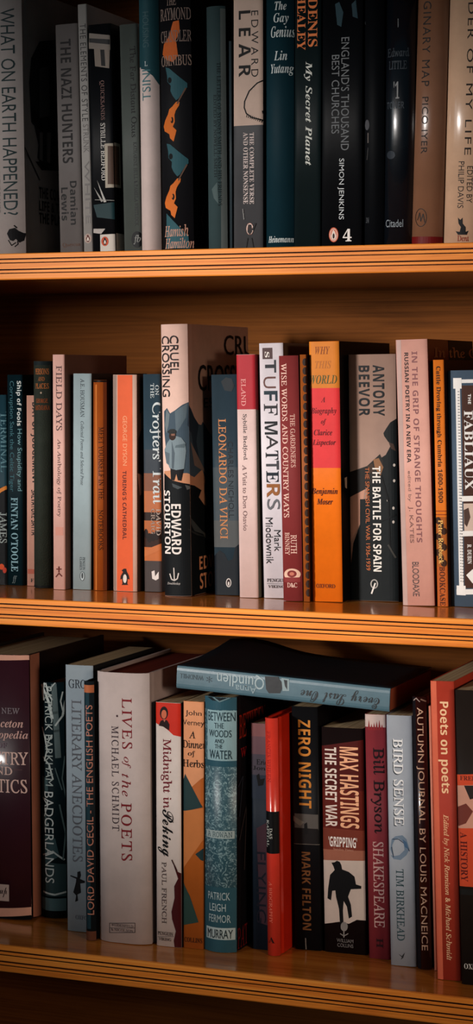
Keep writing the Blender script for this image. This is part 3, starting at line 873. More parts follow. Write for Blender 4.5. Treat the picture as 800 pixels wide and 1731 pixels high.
BK('m', 'wide grey-tan paperback with a dark uniformed figure and white lower title', (588.5, 670, 600, 594.5, 674, 1017), (176, 148, 134), 'p', d=.13, side=(30, 30, 32), art=[
    P((200, 156, 136), y4_((60, 960), (160, 940), (130, 1150), (60, 1280))),
    P(K_, y4_((275, 762), (300, 715), (345, 740), (360, 1620), (76, 1620), (78, 1370), (92, 1260), (130, 1155), (130, 1012), (170, 1010), (180, 880), (215, 800))),
    P((52, 48, 46), y4_((62, 862), (170, 825), (242, 758), (262, 800), (252, 880), (160, 955), (62, 1006))), P((156, 116, 84), y4_((205, 788), (236, 780), (262, 832), (245, 880), (214, 838))), P((80, 62, 50), y4_((170, 825), (200, 810), (215, 850), (180, 870))),
    P((30, 34, 36), y4_((262, 640), (280, 610), (300, 580), (338, 555), (345, 760), (326, 742), (312, 700), (290, 690), (266, 656))), P((84, 66, 58), y4_((292, 692), (318, 700), (330, 740), (305, 728))),
    [EL((206, 196, 186), 570 + a / 3.33, 540 + e / 3.33, 1.9, 2.6) for a, e in ((322, 820), (322, 908), (288, 1018), (318, 1062), (318, 1140))], ST((18, 20, 22), y4_((250, 880), (290, 1020), (300, 1300)), 3), ST((78, 76, 72), y4_((290, 1270), (330, 1340)), 3), ST((24, 28, 30), y4_((190, 1160), (330, 1100)), 3),
    T('B', 'ANTONY', 'd', (34, 38, 42), 631, 617, 650, 703, sp=1.1), T('B', 'BEEVOR', 'd', (34, 38, 42), 607, 618, 625, 703, sp=1.1), T('B', 'THE BATTLE FOR SPAIN', 'd', (240, 234, 226), 631, 788, 645, 966), T('S', 'THE SPANISH CIVIL WAR 1936-1939', 'd', (206, 126, 80), 619, 790, 626, 964),
    RING((232, 226, 220), 633.5, 987, 5.5, 7, 2), ST((232, 226, 220), [(629, 1003), (635, 986)], 2.6)])
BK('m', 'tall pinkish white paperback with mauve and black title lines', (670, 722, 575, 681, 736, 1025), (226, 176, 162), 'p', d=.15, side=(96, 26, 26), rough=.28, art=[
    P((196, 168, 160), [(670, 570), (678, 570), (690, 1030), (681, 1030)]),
    T('B', 'IN THE GRIP OF STRANGE THOUGHTS', 'd', (150, 104, 104), 700.5, 594, 710, 917, sp=1.05), T('B', 'RUSSIAN POETRY IN A NEW ERA', 'd', (52, 44, 46), 686.3, 596, 693, 782), T('S', 'edited by', 'd', (150, 120, 112), 689, 796, 695.5, 848), T('S', 'J. KATES', 'd', (140, 104, 98), 691, 856, 699.5, 918), T('S', 'BLOODAXE', 'd', (96, 84, 84), 698, 950, 709, 1008, sp=.9),
    P((18, 16, 16), [(757, 560), (900, 560), (900, 760), (768, 760)], 'R'), T('r', 'In the Grip', 'h', (150, 104, 72), 736, 588, 830, 610, 'R')])
BK('m', 'slim orange paperback with small black lettering and a patterned brown foot', (731.5, 751.5, 609, 741, 757.5, 1026), (226, 134, 52), 'p', d=.13, side=(60, 34, 24), art=[
    ST((150, 70, 30), [(733, 864), (760, 864)], 1.5), ST((150, 70, 30), [(733, 870), (760, 870)], 1.5), R((176, 104, 40), 733, 874, 762, 958), R((190, 104, 44), 733, 958, 762, 1030),
    [EL((70, 40, 20), 741 + (k * 5) % 15, 880 + k * 9, 5, 6) for k in range(9)],
    T('b', 'Cattle Droving through Cumbria 1600-1900', 'd', (62, 36, 20), 738, 619, 747, 850), T('b', 'Peter Roebuck', 'd', (240, 196, 120), 742, 879, 750, 953), T('b', 'BOOKCASE', 'd', (90, 44, 20), 744, 958, 753, 1024)])
W_ = (232, 228, 224)
y5_ = Zm(3.68, 725, 570)
BK('m', 'slate blue hardback with white ornamental frames on brown panels, cut by the photo edge', (757, 826, 627, 763, 832, 1027), (92, 108, 124), 'h', d=.14, bulge=.0045, p=2.6, art=[
    P((84, 56, 46), y5_((205, 300), (420, 300), (430, 1560), (225, 1560))),
    ST(W_, y5_((180, 275), (205, 1590)), 8), ST(W_, y5_((160, 275), (420, 270)), 6), ST(W_, y5_((205, 1005), (430, 1000)), 9), ST(W_, y5_((215, 1222), (430, 1215)), 9), ST(W_, y5_((180, 1585), (430, 1580)), 9), R(W_, 766, 639, 781, 657), R(W_, 772, 990, 788, 1006),
    P((206, 186, 172), y5_((218, 1035), (430, 1030), (430, 1200), (224, 1205))), P((90, 70, 62), y5_((220, 1075), (250, 1060), (262, 1120), (240, 1180), (224, 1160))),
    T('B', 'THE', 'd', W_, 792, 666, 797, 683), T('b', 'FABLIAUX', 'd', W_, 786, 694, 801, 828), T('b', 'R. DUBIN', 'd', W_, 791, 920, 798, 953), P(W_, [(789, 972), (800, 962), (812, 970), (800, 986)]),
    [ST((150, 150, 150), [(774.2 + .018 * (yy - 645), yy), (776 + .018 * (yy - 645), yy)], 1.6) for yy in range(662, 985, 5)]])

# ---- bottom shelf
x1_ = Zm(3.205, 0, 1080)
x2_ = Zm(3.0375, 160, 1080)
x3_ = Zm(3.035, 330, 1080)
x4_ = Zm(2.98, 540, 1150)
PK = (226, 176, 156)
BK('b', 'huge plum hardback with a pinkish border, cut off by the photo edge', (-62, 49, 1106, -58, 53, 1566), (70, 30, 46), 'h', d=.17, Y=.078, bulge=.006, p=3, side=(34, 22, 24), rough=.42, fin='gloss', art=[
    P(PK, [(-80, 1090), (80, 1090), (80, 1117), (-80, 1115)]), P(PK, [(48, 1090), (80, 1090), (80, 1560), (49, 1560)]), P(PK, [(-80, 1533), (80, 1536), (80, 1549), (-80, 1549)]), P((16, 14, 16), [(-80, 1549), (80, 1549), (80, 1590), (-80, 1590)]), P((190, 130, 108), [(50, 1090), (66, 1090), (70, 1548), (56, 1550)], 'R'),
    RING((96, 88, 86), 95, 1134, 10, 11, 1.4, 'R'), ST((96, 88, 86), [(96, 1124), (98, 1146)], 1.4, 'R'),
    T('r', 'THE NEW', 'h', (150, 140, 146), -26, 1196, 32, 1206), T('I', 'Princeton', 'h', (222, 186, 178), -30, 1215, 37, 1229), T('I', 'Encyclopedia', 'h', (222, 186, 178), -48, 1234, 44, 1251), T('r', 'OF', 'h', (130, 110, 124), -4, 1255, 12, 1264),
    T('r', 'POETRY', 'h', (236, 206, 198), -37, 1270, 44, 1292), T('r', 'AND', 'h', (236, 206, 198), -20, 1295, 21, 1309), T('r', 'POETICS', 'h', (236, 206, 198), -46, 1316, 43, 1339), ST((120, 90, 96), [(24, 1301), (36, 1302)], 1.2),
    R((196, 176, 170), -12, 1494, 16, 1522), T('s', 'pup', 'h', (60, 40, 44), -8, 1499, 13, 1516)])
TR = (214, 222, 218)
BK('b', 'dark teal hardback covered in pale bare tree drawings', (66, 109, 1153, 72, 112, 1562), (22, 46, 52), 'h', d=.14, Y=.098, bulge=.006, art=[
    P((70, 92, 94), x1_((215, 1200), (370, 1230), (370, 1400), (220, 1390))), P((90, 116, 118), x1_((220, 740), (260, 760), (262, 820), (228, 880))), P((92, 116, 118), x1_((225, 940), (250, 960), (262, 1010), (230, 1040))), P((74, 100, 104), x1_((230, 1060), (300, 1080), (320, 1180), (228, 1230))),
    ST((120, 136, 136), x1_((292, 250), (300, 400), (305, 500), (312, 640)), 8), ST(TR, x1_((300, 470), (330, 420), (345, 300)), 2.6), ST(TR, x1_((334, 410), (322, 340), (330, 290)), 1.8), ST(TR, x1_((340, 370), (356, 320)), 1.5),
    ST(TR, x1_((235, 330), (228, 280), (240, 240)), 4), ST(TR, x1_((222, 250), (250, 300), (270, 350), (285, 430)), 4.5), ST(TR, x1_((250, 240), (262, 290), (285, 330)), 2.6), ST(TR, x1_((300, 236), (275, 270)), 2), ST(TR, x1_((225, 480), (245, 540), (258, 600), (240, 660)), 2.4), ST(TR, x1_((262, 560), (285, 520)), 2),
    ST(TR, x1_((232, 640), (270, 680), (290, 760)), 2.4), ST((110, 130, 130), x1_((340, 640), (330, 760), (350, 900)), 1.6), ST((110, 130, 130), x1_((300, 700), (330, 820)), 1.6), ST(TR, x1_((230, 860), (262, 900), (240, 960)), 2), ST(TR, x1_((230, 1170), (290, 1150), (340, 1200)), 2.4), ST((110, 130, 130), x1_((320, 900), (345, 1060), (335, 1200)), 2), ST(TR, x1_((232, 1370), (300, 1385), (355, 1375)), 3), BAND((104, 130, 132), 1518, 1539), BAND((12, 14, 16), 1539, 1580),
    T('S', 'PATRICK BARKHAM', 'd', (196, 206, 202), 77, 1160, 90, 1328), T('S', 'BADGERLANDS', 'd', (226, 232, 228), 76, 1338, 92, 1492)])
BK('b', 'tall pale blue-grey paperback with a tiny black silhouette of a woman', (110.5, 158, 1125, 115, 161, 1576), (170, 182, 190), 'p', d=.14, side=(40, 40, 42), art=[
    T('r', 'GROSS', 'h', (54, 58, 66), 116, 1149, 160, 1164), T('r', 'LITERARY ANECDOTES', 'd', (116, 118, 124), 122, 1183, 139, 1457),
    P(INK, x1_((420, 1262), (436, 1258), (440, 1280), (434, 1300), (462, 1312), (460, 1322), (436, 1325), (440, 1375), (420, 1385), (424, 1418), (408, 1424), (414, 1390), (398, 1372), (412, 1320), (414, 1300), (380, 1284), (384, 1280), (420, 1292))), T('r', 'OXFORD', 'h', (96, 98, 104), 128, 1548, 158, 1555)])
BR = (190, 120, 84)
BK('b', 'narrow black hardback with copper ends and copper lettering running upwards', (142, 159, 1152, 146, 163, 1591), (34, 44, 50), 'h', d=.13, bulge=.003, side=(22, 20, 22), art=[
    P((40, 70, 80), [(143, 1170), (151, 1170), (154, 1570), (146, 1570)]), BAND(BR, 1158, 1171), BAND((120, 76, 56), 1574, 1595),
    T('S', 'LORD DAVID CECIL - THE ENGLISH POETS', 'u', (196, 140, 122), 146.5, 1192, 157, 1546)])
BK('b', 'broadest grey-white hardback with dark red spaced capitals', (165, 252, 1137, 167, 258, 1596), (206, 192, 188), 'h', d=.17, bulge=.007, p=4, pages=(120, 50, 36), side=(190, 172, 168), art=[
    T('r', 'LIVES', 'd', (136, 44, 52), 207, 1180, 224, 1266, sp=1.2), T('i', 'of', 'd', (136, 44, 52), 207, 1279, 222, 1298), T('i', 'the', 'd', (136, 44, 52), 207, 1308, 222, 1346, sp=1.3), T('r', 'POETS', 'd', (136, 44, 52), 206, 1357, 224, 1455, sp=1.2),
    T('r', 'MICHAEL SCHMIDT', 'd', (84, 70, 76), 190, 1227, 202, 1404, sp=1.2), EL((84, 60, 66), 199, 1210, 1.6, 2),
    FRAME((96, 84, 84), 186, 1560, 229, 1576, 1.1), ST((96, 84, 84), [(186, 1568), (229, 1568.5)], .8), T('r', 'WEIDENFELD', 'h', (110, 98, 98), 189, 1561.5, 226, 1566.5), T('r', '& NICOLSON', 'h', (110, 98, 98), 189, 1569.5, 226, 1574.5)])
BK('b', 'white paperback with a torn red portrait head and black brush script', (264, 306, 1188, 265, 308, 1601), (222, 210, 204), 'p', d=.13, side=(40, 30, 30), art=[
    P((206, 60, 42), x2_((300, 300), (460, 300), (460, 508), (430, 500), (405, 494), (380, 470), (350, 448), (330, 440), (300, 425))),
    EL((40, 24, 24), 160 + 357 / 3.0375, 1080 + 380 / 3.0375, 7, 11), EL((206, 120, 90), 160 + 357 / 3.0375, 1080 + 387 / 3.0375, 4.5, 7.5), P((46, 24, 26), x2_((330, 445), (340, 420), (356, 414), (374, 418), (386, 440), (384, 470), (352, 450))), P((190, 120, 100), x2_((352, 412), (366, 412), (360, 428))),
    T('r', 'Midnight in', 'd', (126, 36, 50), 272, 1249, 291, 1367), T('s', 'Peking', 'd', (24, 22, 26), 267, 1368, 293, 1447), T('s', 'Peking', 'd', (24, 22, 26), 267.8, 1369, 293.8, 1448), T('r', 'PAUL FRENCH', 'd', (96, 80, 80), 274, 1457, 282, 1561),
    P((86, 26, 28), x2_((398, 1135), (416, 1165), (428, 1195), (452, 1210), (470, 1200), (470, 1600), (415, 1600), (408, 1550), (418, 1500), (400, 1440), (396, 1400), (412, 1330), (410, 1270), (430, 1230))), ST((70, 30, 30), x2_((398, 1135), (424, 1190)), 2),
    T('r', 'PENGUIN', 'h', (60, 54, 56), 267, 1575, 293, 1581), ST((90, 80, 84), [(267, 1583), (294, 1583)], .7), T('r', 'VIKING', 'h', (60, 54, 56), 269, 1585, 290, 1590)])
BK('b', 'peach and ochre paperback with dark teal triangles', (309, 347, 1186, 309.5, 345, 1604), (190, 112, 52), 'p', d=.13, side=(110, 70, 40), art=[
    P((226, 164, 124), x2_((430, 300), (600, 300), (600, 690), (545, 720), (500, 760), (470, 700), (440, 760))), P((52, 76, 78), x2_((466, 692), (555, 865), (440, 890), (440, 760))), P((206, 136, 82), x2_((440, 885), (560, 870), (580, 1000), (440, 1200))),
    P((46, 70, 74), x2_((518, 1105), (560, 1075), (575, 1070), (575, 1150), (545, 1135))), P((58, 84, 78), x2_((450, 1240), (490, 1320), (535, 1455), (450, 1470))),
    T('S', 'John', 'h', (40, 32, 30), 314, 1201, 341, 1212), T('S', 'Verney', 'h', (40, 32, 30), 309, 1217, 345, 1229), T('r', 'A', 'h', (40, 32, 30), 320, 1236, 331, 1248), T('r', 'Dinner', 'h', (40, 32, 30), 309, 1252, 347, 1265), T('r', 'of', 'h', (40, 32, 30), 318, 1269, 330, 1280), T('r', 'Herbs', 'h', (40, 32, 30), 309, 1284, 345, 1297), T('r', 'COLLINS', 'h', (60, 40, 30), 312, 1585, 342, 1593)])
LT = (150, 178, 184)
BK('b', 'teal jacketed hardback with light engraved figures and a boxed title', (346, 400, 1178, 346, 400, 1611), (56, 94, 106), 'h', d=.14, bulge=.0065, rough=.5, side=(26, 24, 28), spine_mat=mat_mottle((46, 82, 94), (126, 156, 162), 210, .4, .5, .62, 2.5), art=[
    BAND((58, 98, 112), 1170, 1200), P((30, 40, 46), x3_((55, 296), (200, 300), (150, 318), (90, 316))), R(LT, 349, 1201, 398, 1286), BAND((58, 98, 112), 1286, 1296), ST((120, 146, 152), [(360, 1178), (372, 1186), (388, 1180)], 2),
    BAND((60, 100, 112), 1500, 1620), R((186, 200, 200), 347, 1568, 395, 1588), R((170, 184, 184), 347, 1404, 394, 1417), T('m', 'A ROWAN', 'h', (70, 98, 106), 350, 1406, 391, 1415),
    T('S', 'BETWEEN', 'h', (40, 64, 74), 351, 1204, 395, 1219), T('S', 'THE', 'h', (40, 64, 74), 363, 1222, 379, 1231), T('S', 'WOODS', 'h', (40, 64, 74), 353, 1234, 390, 1246), T('S', 'AND', 'h', (40, 64, 74), 364, 1249, 379, 1256), T('S', 'THE', 'h', (40, 64, 74), 364, 1258, 377, 1265), T('S', 'WATER', 'h', (40, 64, 74), 354, 1268, 391, 1283),
    T('S', 'PATRICK', 'h', (186, 202, 204), 351, 1508, 388, 1521), T('S', 'LEIGH', 'h', (186, 202, 204), 354, 1527, 382, 1540), T('S', 'FERMOR', 'h', (186, 202, 204), 353, 1546, 389, 1559), T('S', 'MURRAY', 'h', (44, 60, 66), 350, 1571, 392, 1586),
    T('r', 'BETWEEN', 'h', (150, 48, 30), 404, 1200, 448, 1240, 'R'), T('r', 'WOODS', 'h', (150, 36, 40), 406, 1256, 446, 1272, 'R'), T('r', 'PATRICK', 'h', (120, 30, 36), 401, 1556, 440, 1592, 'R'), ST((70, 60, 60), [(404, 1420), (416, 1360), (412, 1470)], 1.4, 'R'), ST((56, 60, 70), [(402, 1330), (410, 1310), (404, 1380)], 1.2, 'R')])
BK('b', 'faded pink and blue-black paperback almost hidden behind the thin red hardback', (424, 455, 1223, 428, 458, 1606), (44, 56, 70), 'p', d=.12, art=[
    BAND((150, 104, 104), 1200, 1245), BAND((126, 96, 102), 1245, 1275), BAND((96, 88, 98), 1275, 1310), BAND((62, 70, 84), 1310, 1350), P((90, 62, 72), [(434, 1400), (470, 1380), (470, 1570), (440, 1560)]),
    T('r', 'Erica', 'h', (24, 22, 26), 434, 1284, 458, 1293), T('r', 'Jong', 'h', (24, 22, 26), 428, 1295, 456, 1304), P(INK, x3_((315, 700), (330, 690), (335, 720), (358, 715), (350, 750), (325, 755))),
    T('S', 'FLYING', 'd', (40, 40, 54), 434, 1440, 450, 1560)])
BK('b', 'thin glossy red hardback with a black label across its spine', (448, 470, 1214, 453, 474, 1617), (222, 76, 60), 'h', d=.12, bulge=.004, rough=.25, fin='gloss', side=(206, 52, 26), art=[
    BAND((24, 24, 26), 1372, 1443), R((24, 24, 26), 470, 1372, 473, 1443, 'R'), T('r', 'FRANCIS WHEEN', 'd', (186, 54, 46), 451, 1236, 458, 1322), T('r', 'DAS', 'd', (206, 206, 200), 456, 1400, 461, 1418), T('r', 'KAPITAL', 'd', (206, 206, 200), 450, 1386, 455, 1432), T('r', 'A BIOGRAPHY', 'd', (236, 130, 110), 455, 1490, 461, 1560),
    T('b', 'A', 'h', (50, 24, 24), 454, 1584, 465, 1594), ST((24, 24, 26), [(450, 1590), (453, 1594)], .5)])
BK('b', 'black paperback with gold block lettering and a small square photograph', (492.5, 538, 1195, 500, 543, 1607), (24, 24, 27), 'p', d=.13, side=(18, 17, 20), art=[
    T('B', 'ZERO NIGHT', 'd', (206, 142, 66), 505, 1217, 526, 1366), R((104, 100, 96), 498, 1376, 538, 1402), R((40, 36, 36), 498, 1400, 538, 1426), P((130, 124, 116), x3_((500, 905), (560, 940), (540, 960), (500, 930))), P((30, 28, 28), x3_((560, 950), (575, 940), (580, 1000), (562, 1005))), ST((120, 112, 104), [(497, 1426), (541, 1428)], 1),
    T('B', 'MARK FELTON', 'd', (126, 84, 48), 511, 1440, 526, 1572), ST((130, 122, 114), [(517, 1586), (518, 1604)], 1.8)])
BK('b', 'black and rust paperback with a running soldier silhouette on pale ground', (544, 614, 1231, 549, 620, 1613), (34, 22, 22), 'p', d=.13, side=(22, 18, 20), art=[
    P((92, 26, 22), x4_((10, 330), (225, 300), (230, 560), (14, 540))), P((110, 40, 30), x4_((14, 540), (230, 560), (232, 760), (16, 740))), P((132, 66, 50), x4_((16, 740), (232, 760), (236, 860), (18, 850))), P((168, 112, 92), x4_((18, 850), (236, 860), (240, 925), (22, 915))),
    P((206, 190, 180), x4_((20, 905), (240, 910), (246, 1212), (190, 1206), (150, 1226), (100, 1216), (26, 1226))),
    P((20, 18, 20), x4_((62, 918), (78, 916), (90, 908), (104, 914), (112, 930), (116, 952), (150, 965), (178, 988), (186, 1028), (212, 1036), (212, 1050), (160, 1052), (146, 1090), (160, 1130), (166, 1190), (150, 1200), (140, 1140), (124, 1112), (120, 1160), (124, 1240), (106, 1240), (100, 1150), (85, 1090), (82, 1058), (66, 1060), (60, 1108), (42, 1098), (45, 1048), (55, 980), (78, 955), (72, 936))),
    T('B', 'MAX HASTINGS', 'd', (240, 186, 150), 575, 1263, 607, 1400), T('B', 'THE SECRET WAR', 'd', (232, 218, 208), 550, 1263, 570, 1397), T('B', "'GRIPPING'", 'h', (240, 232, 226), 556, 1415, 604, 1432), T('r', 'Sunday Times', 'h', (200, 150, 130), 564, 1434, 598, 1439),
    EL((150, 144, 140), 582.5, 1566, 6, 8), ST((150, 144, 140), [(582, 1572), (582, 1584)], 2), ST((150, 144, 140), [(576, 1578), (582, 1582), (589, 1578)], 1.6), T('S', 'WILLIAM', 'h', (140, 134, 132), 570, 1587, 598, 1593), T('S', 'COLLINS', 'h', (140, 134, 132), 571, 1595, 598, 1601)])
BK('b', 'rose-red paperback with a ragged white head and black lettering', (617, 652, 1208, 625, 659, 1622), (146, 62, 70), 'p', d=.13, art=[
    BAND((206, 186, 180), 1190, 1229), [P((150, 50, 54), [(622 + 4.4 * k, 1234), (624 + 4.4 * k, 1216 + (k * 7) % 9), (626.5 + 4.4 * k, 1234)]) for k in range(6)],
    T('r', 'Bill Bryson', 'd', (40, 20, 26), 627, 1264, 651, 1409), T('r', 'SHAKESPEARE', 'd', (206, 170, 164), 632, 1423, 650, 1568), T('b', 'H', 'd', (60, 24, 30), 637, 1586, 648, 1602)])
BK('b', 'pale grey-blue paperback with a feather drawing midway down', (653, 697, 1210, 662, 704, 1634), (176, 182, 190), 'p', d=.13, art=[
    T('r', 'BIRD SENSE', 'd', (70, 78, 84), 664.5, 1250, 681, 1397), T('r', 'BIRD SENSE', 'd', (240, 240, 240), 666, 1248.5, 682.5, 1395.5), T('r', 'TIM BIRKHEAD', 'd', (62, 88, 94), 671, 1469, 684, 1590),
    P((128, 146, 164), x4_((365, 800), (385, 785), (420, 780), (440, 800), (455, 850), (440, 880), (410, 905), (375, 900), (360, 880), (380, 885), (405, 880), (430, 855), (425, 815), (400, 795), (380, 805), (368, 830), (370, 880), (358, 850))), ST((60, 76, 96), x4_((370, 800), (400, 800), (440, 830), (455, 860)), 1.3), ST((60, 76, 96), x4_((375, 890), (365, 840)), 1.3), P((90, 120, 150), x4_((420, 800), (440, 815), (450, 850), (432, 840))),
    P((60, 62, 66), [(674, 1612), (680, 1616), (685, 1610), (682, 1619), (678, 1622), (680, 1618)])])
BK('b', 'dark maroon hardback in a clear scuffed jacket with cream capitals', (697, 721, 1178, 707, 730, 1640), (62, 28, 26), 'h', d=.13, bulge=.003, rough=.2, fin='gloss', side=(50, 22, 20), art=[
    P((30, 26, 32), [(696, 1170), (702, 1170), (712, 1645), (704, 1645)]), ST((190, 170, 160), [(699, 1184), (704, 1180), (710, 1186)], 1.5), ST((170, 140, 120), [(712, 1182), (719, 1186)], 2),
    T('S', 'AUTUMN JOURNAL BY LOUIS MACNEICE', 'd', (226, 190, 162), 706.5, 1196, 719.5, 1606)])
BK('b', 'very thin salmon pamphlet pressed against the salmon red paperback', (725, 728.5, 1194, 735, 738.5, 1641), (236, 160, 136), 'p', d=.13, thin=True)
BK('b', 'salmon red paperback with cream lettering, its head the highest near the photo edge', (727, 769, 1152, 741, 779, 1658), (186, 76, 58), 'p', d=.14, art=[
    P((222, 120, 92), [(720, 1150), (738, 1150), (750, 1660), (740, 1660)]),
    T('B', 'Poets on poets', 'd', (246, 206, 166), 741, 1186, 760, 1341), T('i', 'Edited by Nick Rennison & Michael Schmidt', 'd', (240, 200, 160), 750.5, 1377, 762, 1623)])
BK('b', 'brown-black paperback with an orange label, cut by the photo edge', (770, 834, 1168, 781, 846, 1668), (48, 40, 36), 'p', d=.14, art=[
    P((214, 92, 58), x4_((686, 475), (900, 470), (900, 1050), (700, 1036))), P((210, 160, 140), x4_((688, 530), (900, 525), (900, 745), (694, 745))), P((60, 50, 48), x4_((730, 530), (800, 530), (800, 590), (760, 600))), P((130, 70, 60), x4_((690, 640), (740, 620), (775, 660), (740, 720), (700, 735))),
    T('b', 'FREEDOM', 'h', (110, 50, 40), 778, 1312, 830, 1320), T('b', 'A HISTORY', 'd', (110, 40, 36), 779, 1407, 791, 1490), T('b', 'OXFORD', 'h', (220, 214, 206), 785, 1630, 826, 1639), R((40, 38, 36), 770, 1505, 850, 1514)])



_keys = {('S', 'WINDMILL', 1.0): 1, ('b', '*', 1.0): 1, ('S', 'Quindlen', 1.0): 1, ('S', 'Anna', 1.0): 1, ('s', 'Every Last One', 1.0): 1}
for b in BOOKS:
    for it in b['art']:
        for q in (it if isinstance(it, list) else [it]):
            if q[0] == 'T':
                _keys[(q[1], q[2], q[10])] = 1
text_prepare(list(_keys))
build_bookcase()

for sh in 'tmb':
    row = [b for b in BOOKS if b['shelf'] == sh]
    for b in row:
        solve(b)
    settle(row)
    for b in row:
        print('BOOK %s w%.1f h%.0f Y%.0f lean%.1f %s' % (sh, b['w'] * 1000, b['h'] * 1000, b['Y'] * 1000, math.degrees(b['lean']), b['label'][:60]))
        build(b)

def lying_book():
    """the paperback laid flat over the standing row, spine to the front"""
    Y = 0.062
    a, b_ = hit_y(298, 1163, Y), hit_y(658, 1203.5, Y)
    top = hit_y(298, 1125, Y)
    L = (b_ - a).length
    tilt = math.atan2(b_.z - a.z, b_.x - a.x)
    hgt = (top - a).length
    dep = 0.128
    root = empty('paperback_book', (a.x, Y, a.z), 'dull blue paperback lying flat and tilted over the tops of the standing books', 'book', GROUPS['b'])
    root.rotation_euler = (0, -tilt, 0)
    M = Matrix.Translation(root.location) @ Matrix.Rotation(-tilt, 4, 'Y')
    Mi = M.inverted()
    ro, r3 = Mi @ CAM, Mi.to_3x3()

    def to(x, y):
        dd = r3 @ ray(x, y)
        q = ro + dd * ((0 - ro.y) / dd.y)
        return q.x, q.z
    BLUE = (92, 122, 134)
    bm = bmesh.new()
    mats = [mat(BLUE, .35, 'gloss')]
    # spine: a strip with softly turned edges, full length
    n = 10
    pr = []
    for k in range(n + 1):
        s = -math.cos(math.pi * k / n)
        pr.append((.0012 * abs(s) ** 8, hgt / 2 * (1 + s)))
    lo = [bm.verts.new((0, y, z)) for y, z in pr] + [bm.verts.new((0, .0018, hgt)), bm.verts.new((0, .0018, 0))]
    hi = [bm.verts.new((L, v.co.y, v.co.z)) for v in lo]
    m_ = len(lo)
    for k in range(m_):
        kk = (k + 1) % m_
        bm.faces.new((lo[kk], lo[k], hi[k], hi[kk]))
    bm.faces.new(lo)
    bm.faces.new(hi[::-1])
    bmesh.ops.recalc_face_normals(bm, faces=bm.faces[:])

    def poly(c, pts, k):
        m = mat(c, .35, 'gloss')
        if m not in mats:
            mats.append(m)
        vs = [bm.verts.new((lambda q: (q[0], -.0001 - .00003 * k, q[1]))(to(*p_))) for p_ in pts]
        f = bm.faces.new(vs)
        f.material_index = mats.index(m)
        f.normal_update()
        if f.normal.y > 0:
            f.normal_flip()

    def txt(sty, s, o, c, x0, y0, x1, y1, k):
        m = mat(c, .35, 'gloss')
        if m not in mats:
            mats.append(m)
        vs, fs = text_geo(sty, s)
        xm, ym = (x0 + x1) / 2, (y0 + y1) / 2
        uc, vc = to(xm, ym)
        du, dv = to(x1, ym)[0] - to(x0, ym)[0], to(xm, y0)[1] - to(xm, y1)[1]
        bv = [bm.verts.new((uc - v[0] * du, -.0002 - .00003 * k, vc - v[1] * dv)) for v in vs]
        for f in fs:
            try:
                nf = bm.faces.new([bv[i] for i in f])
            except ValueError:
                continue
            nf.material_index = mats.index(m)
            nf.normal_update()
            if nf.normal.y > 0:
                nf.normal_flip()
    poly((24, 28, 34), [(448, 1143), (470, 1144), (480, 1158), (474, 1172), (455, 1172), (450, 1165)], 0)
    poly((150, 168, 172), [(476, 1146), (489, 1148), (489, 1168), (478, 1168)], 1)
    poly((40, 46, 52), [(480, 1149), (486, 1150), (486, 1166), (482, 1160)], 2)
    txt('S', 'WINDMILL', 'f', (58, 84, 96), 304, 1140, 344, 1148, 3)
    txt('b', '*', 'f', (50, 74, 86), 349, 1143, 359, 1154, 3)
    txt('S', 'Quindlen', 'f', (172, 188, 192), 367, 1138, 447, 1162, 3)
    txt('S', 'Anna', 'f', (150, 170, 176), 398, 1159, 434, 1171, 3)
    txt('s', 'Every Last One', 'f', (24, 30, 36), 508, 1164, 642, 1192, 3)
    new_obj('spine', bm, mats, root)
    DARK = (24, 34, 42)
    bm = bmesh.new()
    box(bm, 0, L, .0012, dep, 0, .0005)
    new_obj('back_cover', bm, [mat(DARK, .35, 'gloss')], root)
    # front cover: lifted towards its fore-edge corner, a little warped
    bm = bmesh.new()
    nx, ny = 16, 10
    g = {}
    for s_ in (0, 1):
        for i in range(nx + 1):
            for k in range(ny + 1):
                u, v = i / nx, k / ny
                lift = .010 * v * v * math.exp(-((u - .12) / .2) ** 2) + .002 * v * v
                g[s_, i, k] = bm.verts.new((L * u, .0012 + (dep - .0012) * v, hgt - .0005 + s_ * .0005 + lift))
    for i in range(nx):
        for k in range(ny):
            bm.faces.new((g[1, i, k], g[1, i + 1, k], g[1, i + 1, k + 1], g[1, i, k + 1])).smooth = True
            bm.faces.new((g[0, i, k + 1], g[0, i + 1, k + 1], g[0, i + 1, k], g[0, i, k]))
    for i in range(nx):
        bm.faces.new((g[0, i, 0], g[0, i + 1, 0], g[1, i + 1, 0], g[1, i, 0]))
        bm.faces.new((g[0, i + 1, ny], g[0, i, ny], g[1, i, ny], g[1, i + 1, ny]))
    for k in range(ny):
        bm.faces.new((g[0, 0, k + 1], g[0, 0, k], g[1, 0, k], g[1, 0, k + 1]))
        bm.faces.new((g[0, nx, k], g[0, nx, k + 1], g[1, nx, k + 1], g[1, nx, k]))
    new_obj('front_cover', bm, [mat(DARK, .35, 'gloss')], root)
    bm = bmesh.new()
    box(bm, .0003, L - .0003, .002, dep - .0004, .0007, hgt - .0008)
    new_obj('page_block', bm, [mat((150, 84, 60), .8, 'pages')], root)


lying_book()



# ------------------------------------------------------------------ setting
def struct(name, x0, x1, y0, y1, z0, z1, m):
    bm = bmesh.new()
    box(bm, x0, x1, y0, y1, z0, z1)
    o = new_obj(name, bm, [m])
    o['kind'] = 'structure'
    return o


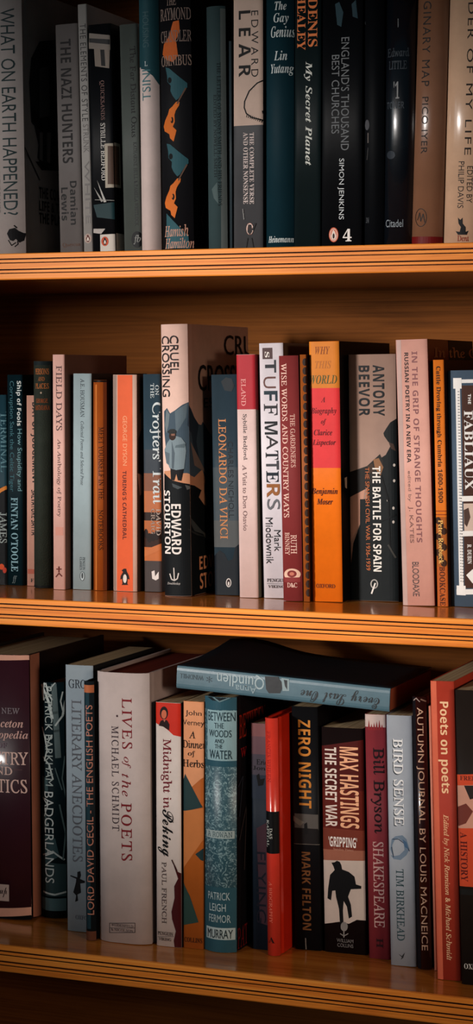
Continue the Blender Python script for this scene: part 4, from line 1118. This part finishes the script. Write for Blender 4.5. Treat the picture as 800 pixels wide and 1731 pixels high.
struct('floor', -3, 3, -4, 0.33, -0.05, 0, mat_wood('floor_boards', (70, 42, 24), (95, 60, 36), (112, 74, 46), .4, .2))
struct('wall_back', -3, 3, 0.31, 0.43, 0, 2.6, mat((176, 168, 156), .8))

# ------------------------------------------------------------------ light
w = bpy.data.worlds.new('room_light')
scene.world = w
w.use_nodes = True
bg = w.node_tree.nodes['Background']
bg.inputs[0].default_value = (0.4, 0.8, 1.0, 1)
bg.inputs[1].default_value = 0.035


def spot(name, target, az, el, dist, power, col, ang, blend, rad):
    ld = bpy.data.lights.new(name, 'SPOT')
    ld.energy = power
    ld.color = col
    ld.spot_size = math.radians(ang)
    ld.spot_blend = blend
    ld.shadow_soft_size = rad
    o = bpy.data.objects.new(name, ld)
    a, e = math.radians(az), math.radians(el)
    dirv = V((-math.sin(a) * math.cos(e), -math.cos(a) * math.cos(e), math.sin(e)))
    o.location = V(target) + dirv * dist
    o.rotation_euler = (-dirv).to_track_quat('-Z', 'Y').to_euler()
    COL.objects.link(o)
    return o


spot('low_sun_lamp', (0.04, 0.08, Z_MID + .135), 29, 6, 2.6, 320, (1.0, 0.94, 0.895), 18.8, .75, 0.22)
spot('warm_fill_light', (0.08, 0.08, Z_MID - .14), -52, 10, 2.2, 95, (1.0, 0.80, 0.62), 19, 1.0, 0.25)  # added fill light that lifts right-facing covers and the bottom row
# added tall strip light at the left: cool fill and long spine highlights
al = bpy.data.lights.new('tall_fill_light', 'AREA')
al.shape = 'RECTANGLE'
al.size, al.size_y = 0.22, 1.5
al.energy = 4.0
al.color = (0.80, 0.93, 1.0)
ao = bpy.data.objects.new('tall_fill_light', al)
ao.location = (-2.1, -2.0, 1.8)
ao.rotation_euler = (V((0, .05, 1.25)) - V(ao.location)).to_track_quat('-Z', 'Y').to_euler()
COL.objects.link(ao)

scene.view_settings.view_transform = 'Standard'
scene.view_settings.look = 'None'
scene.view_settings.gamma = 1.0
scene.view_settings.exposure = 0.0
scene.view_settings.use_curve_mapping = False
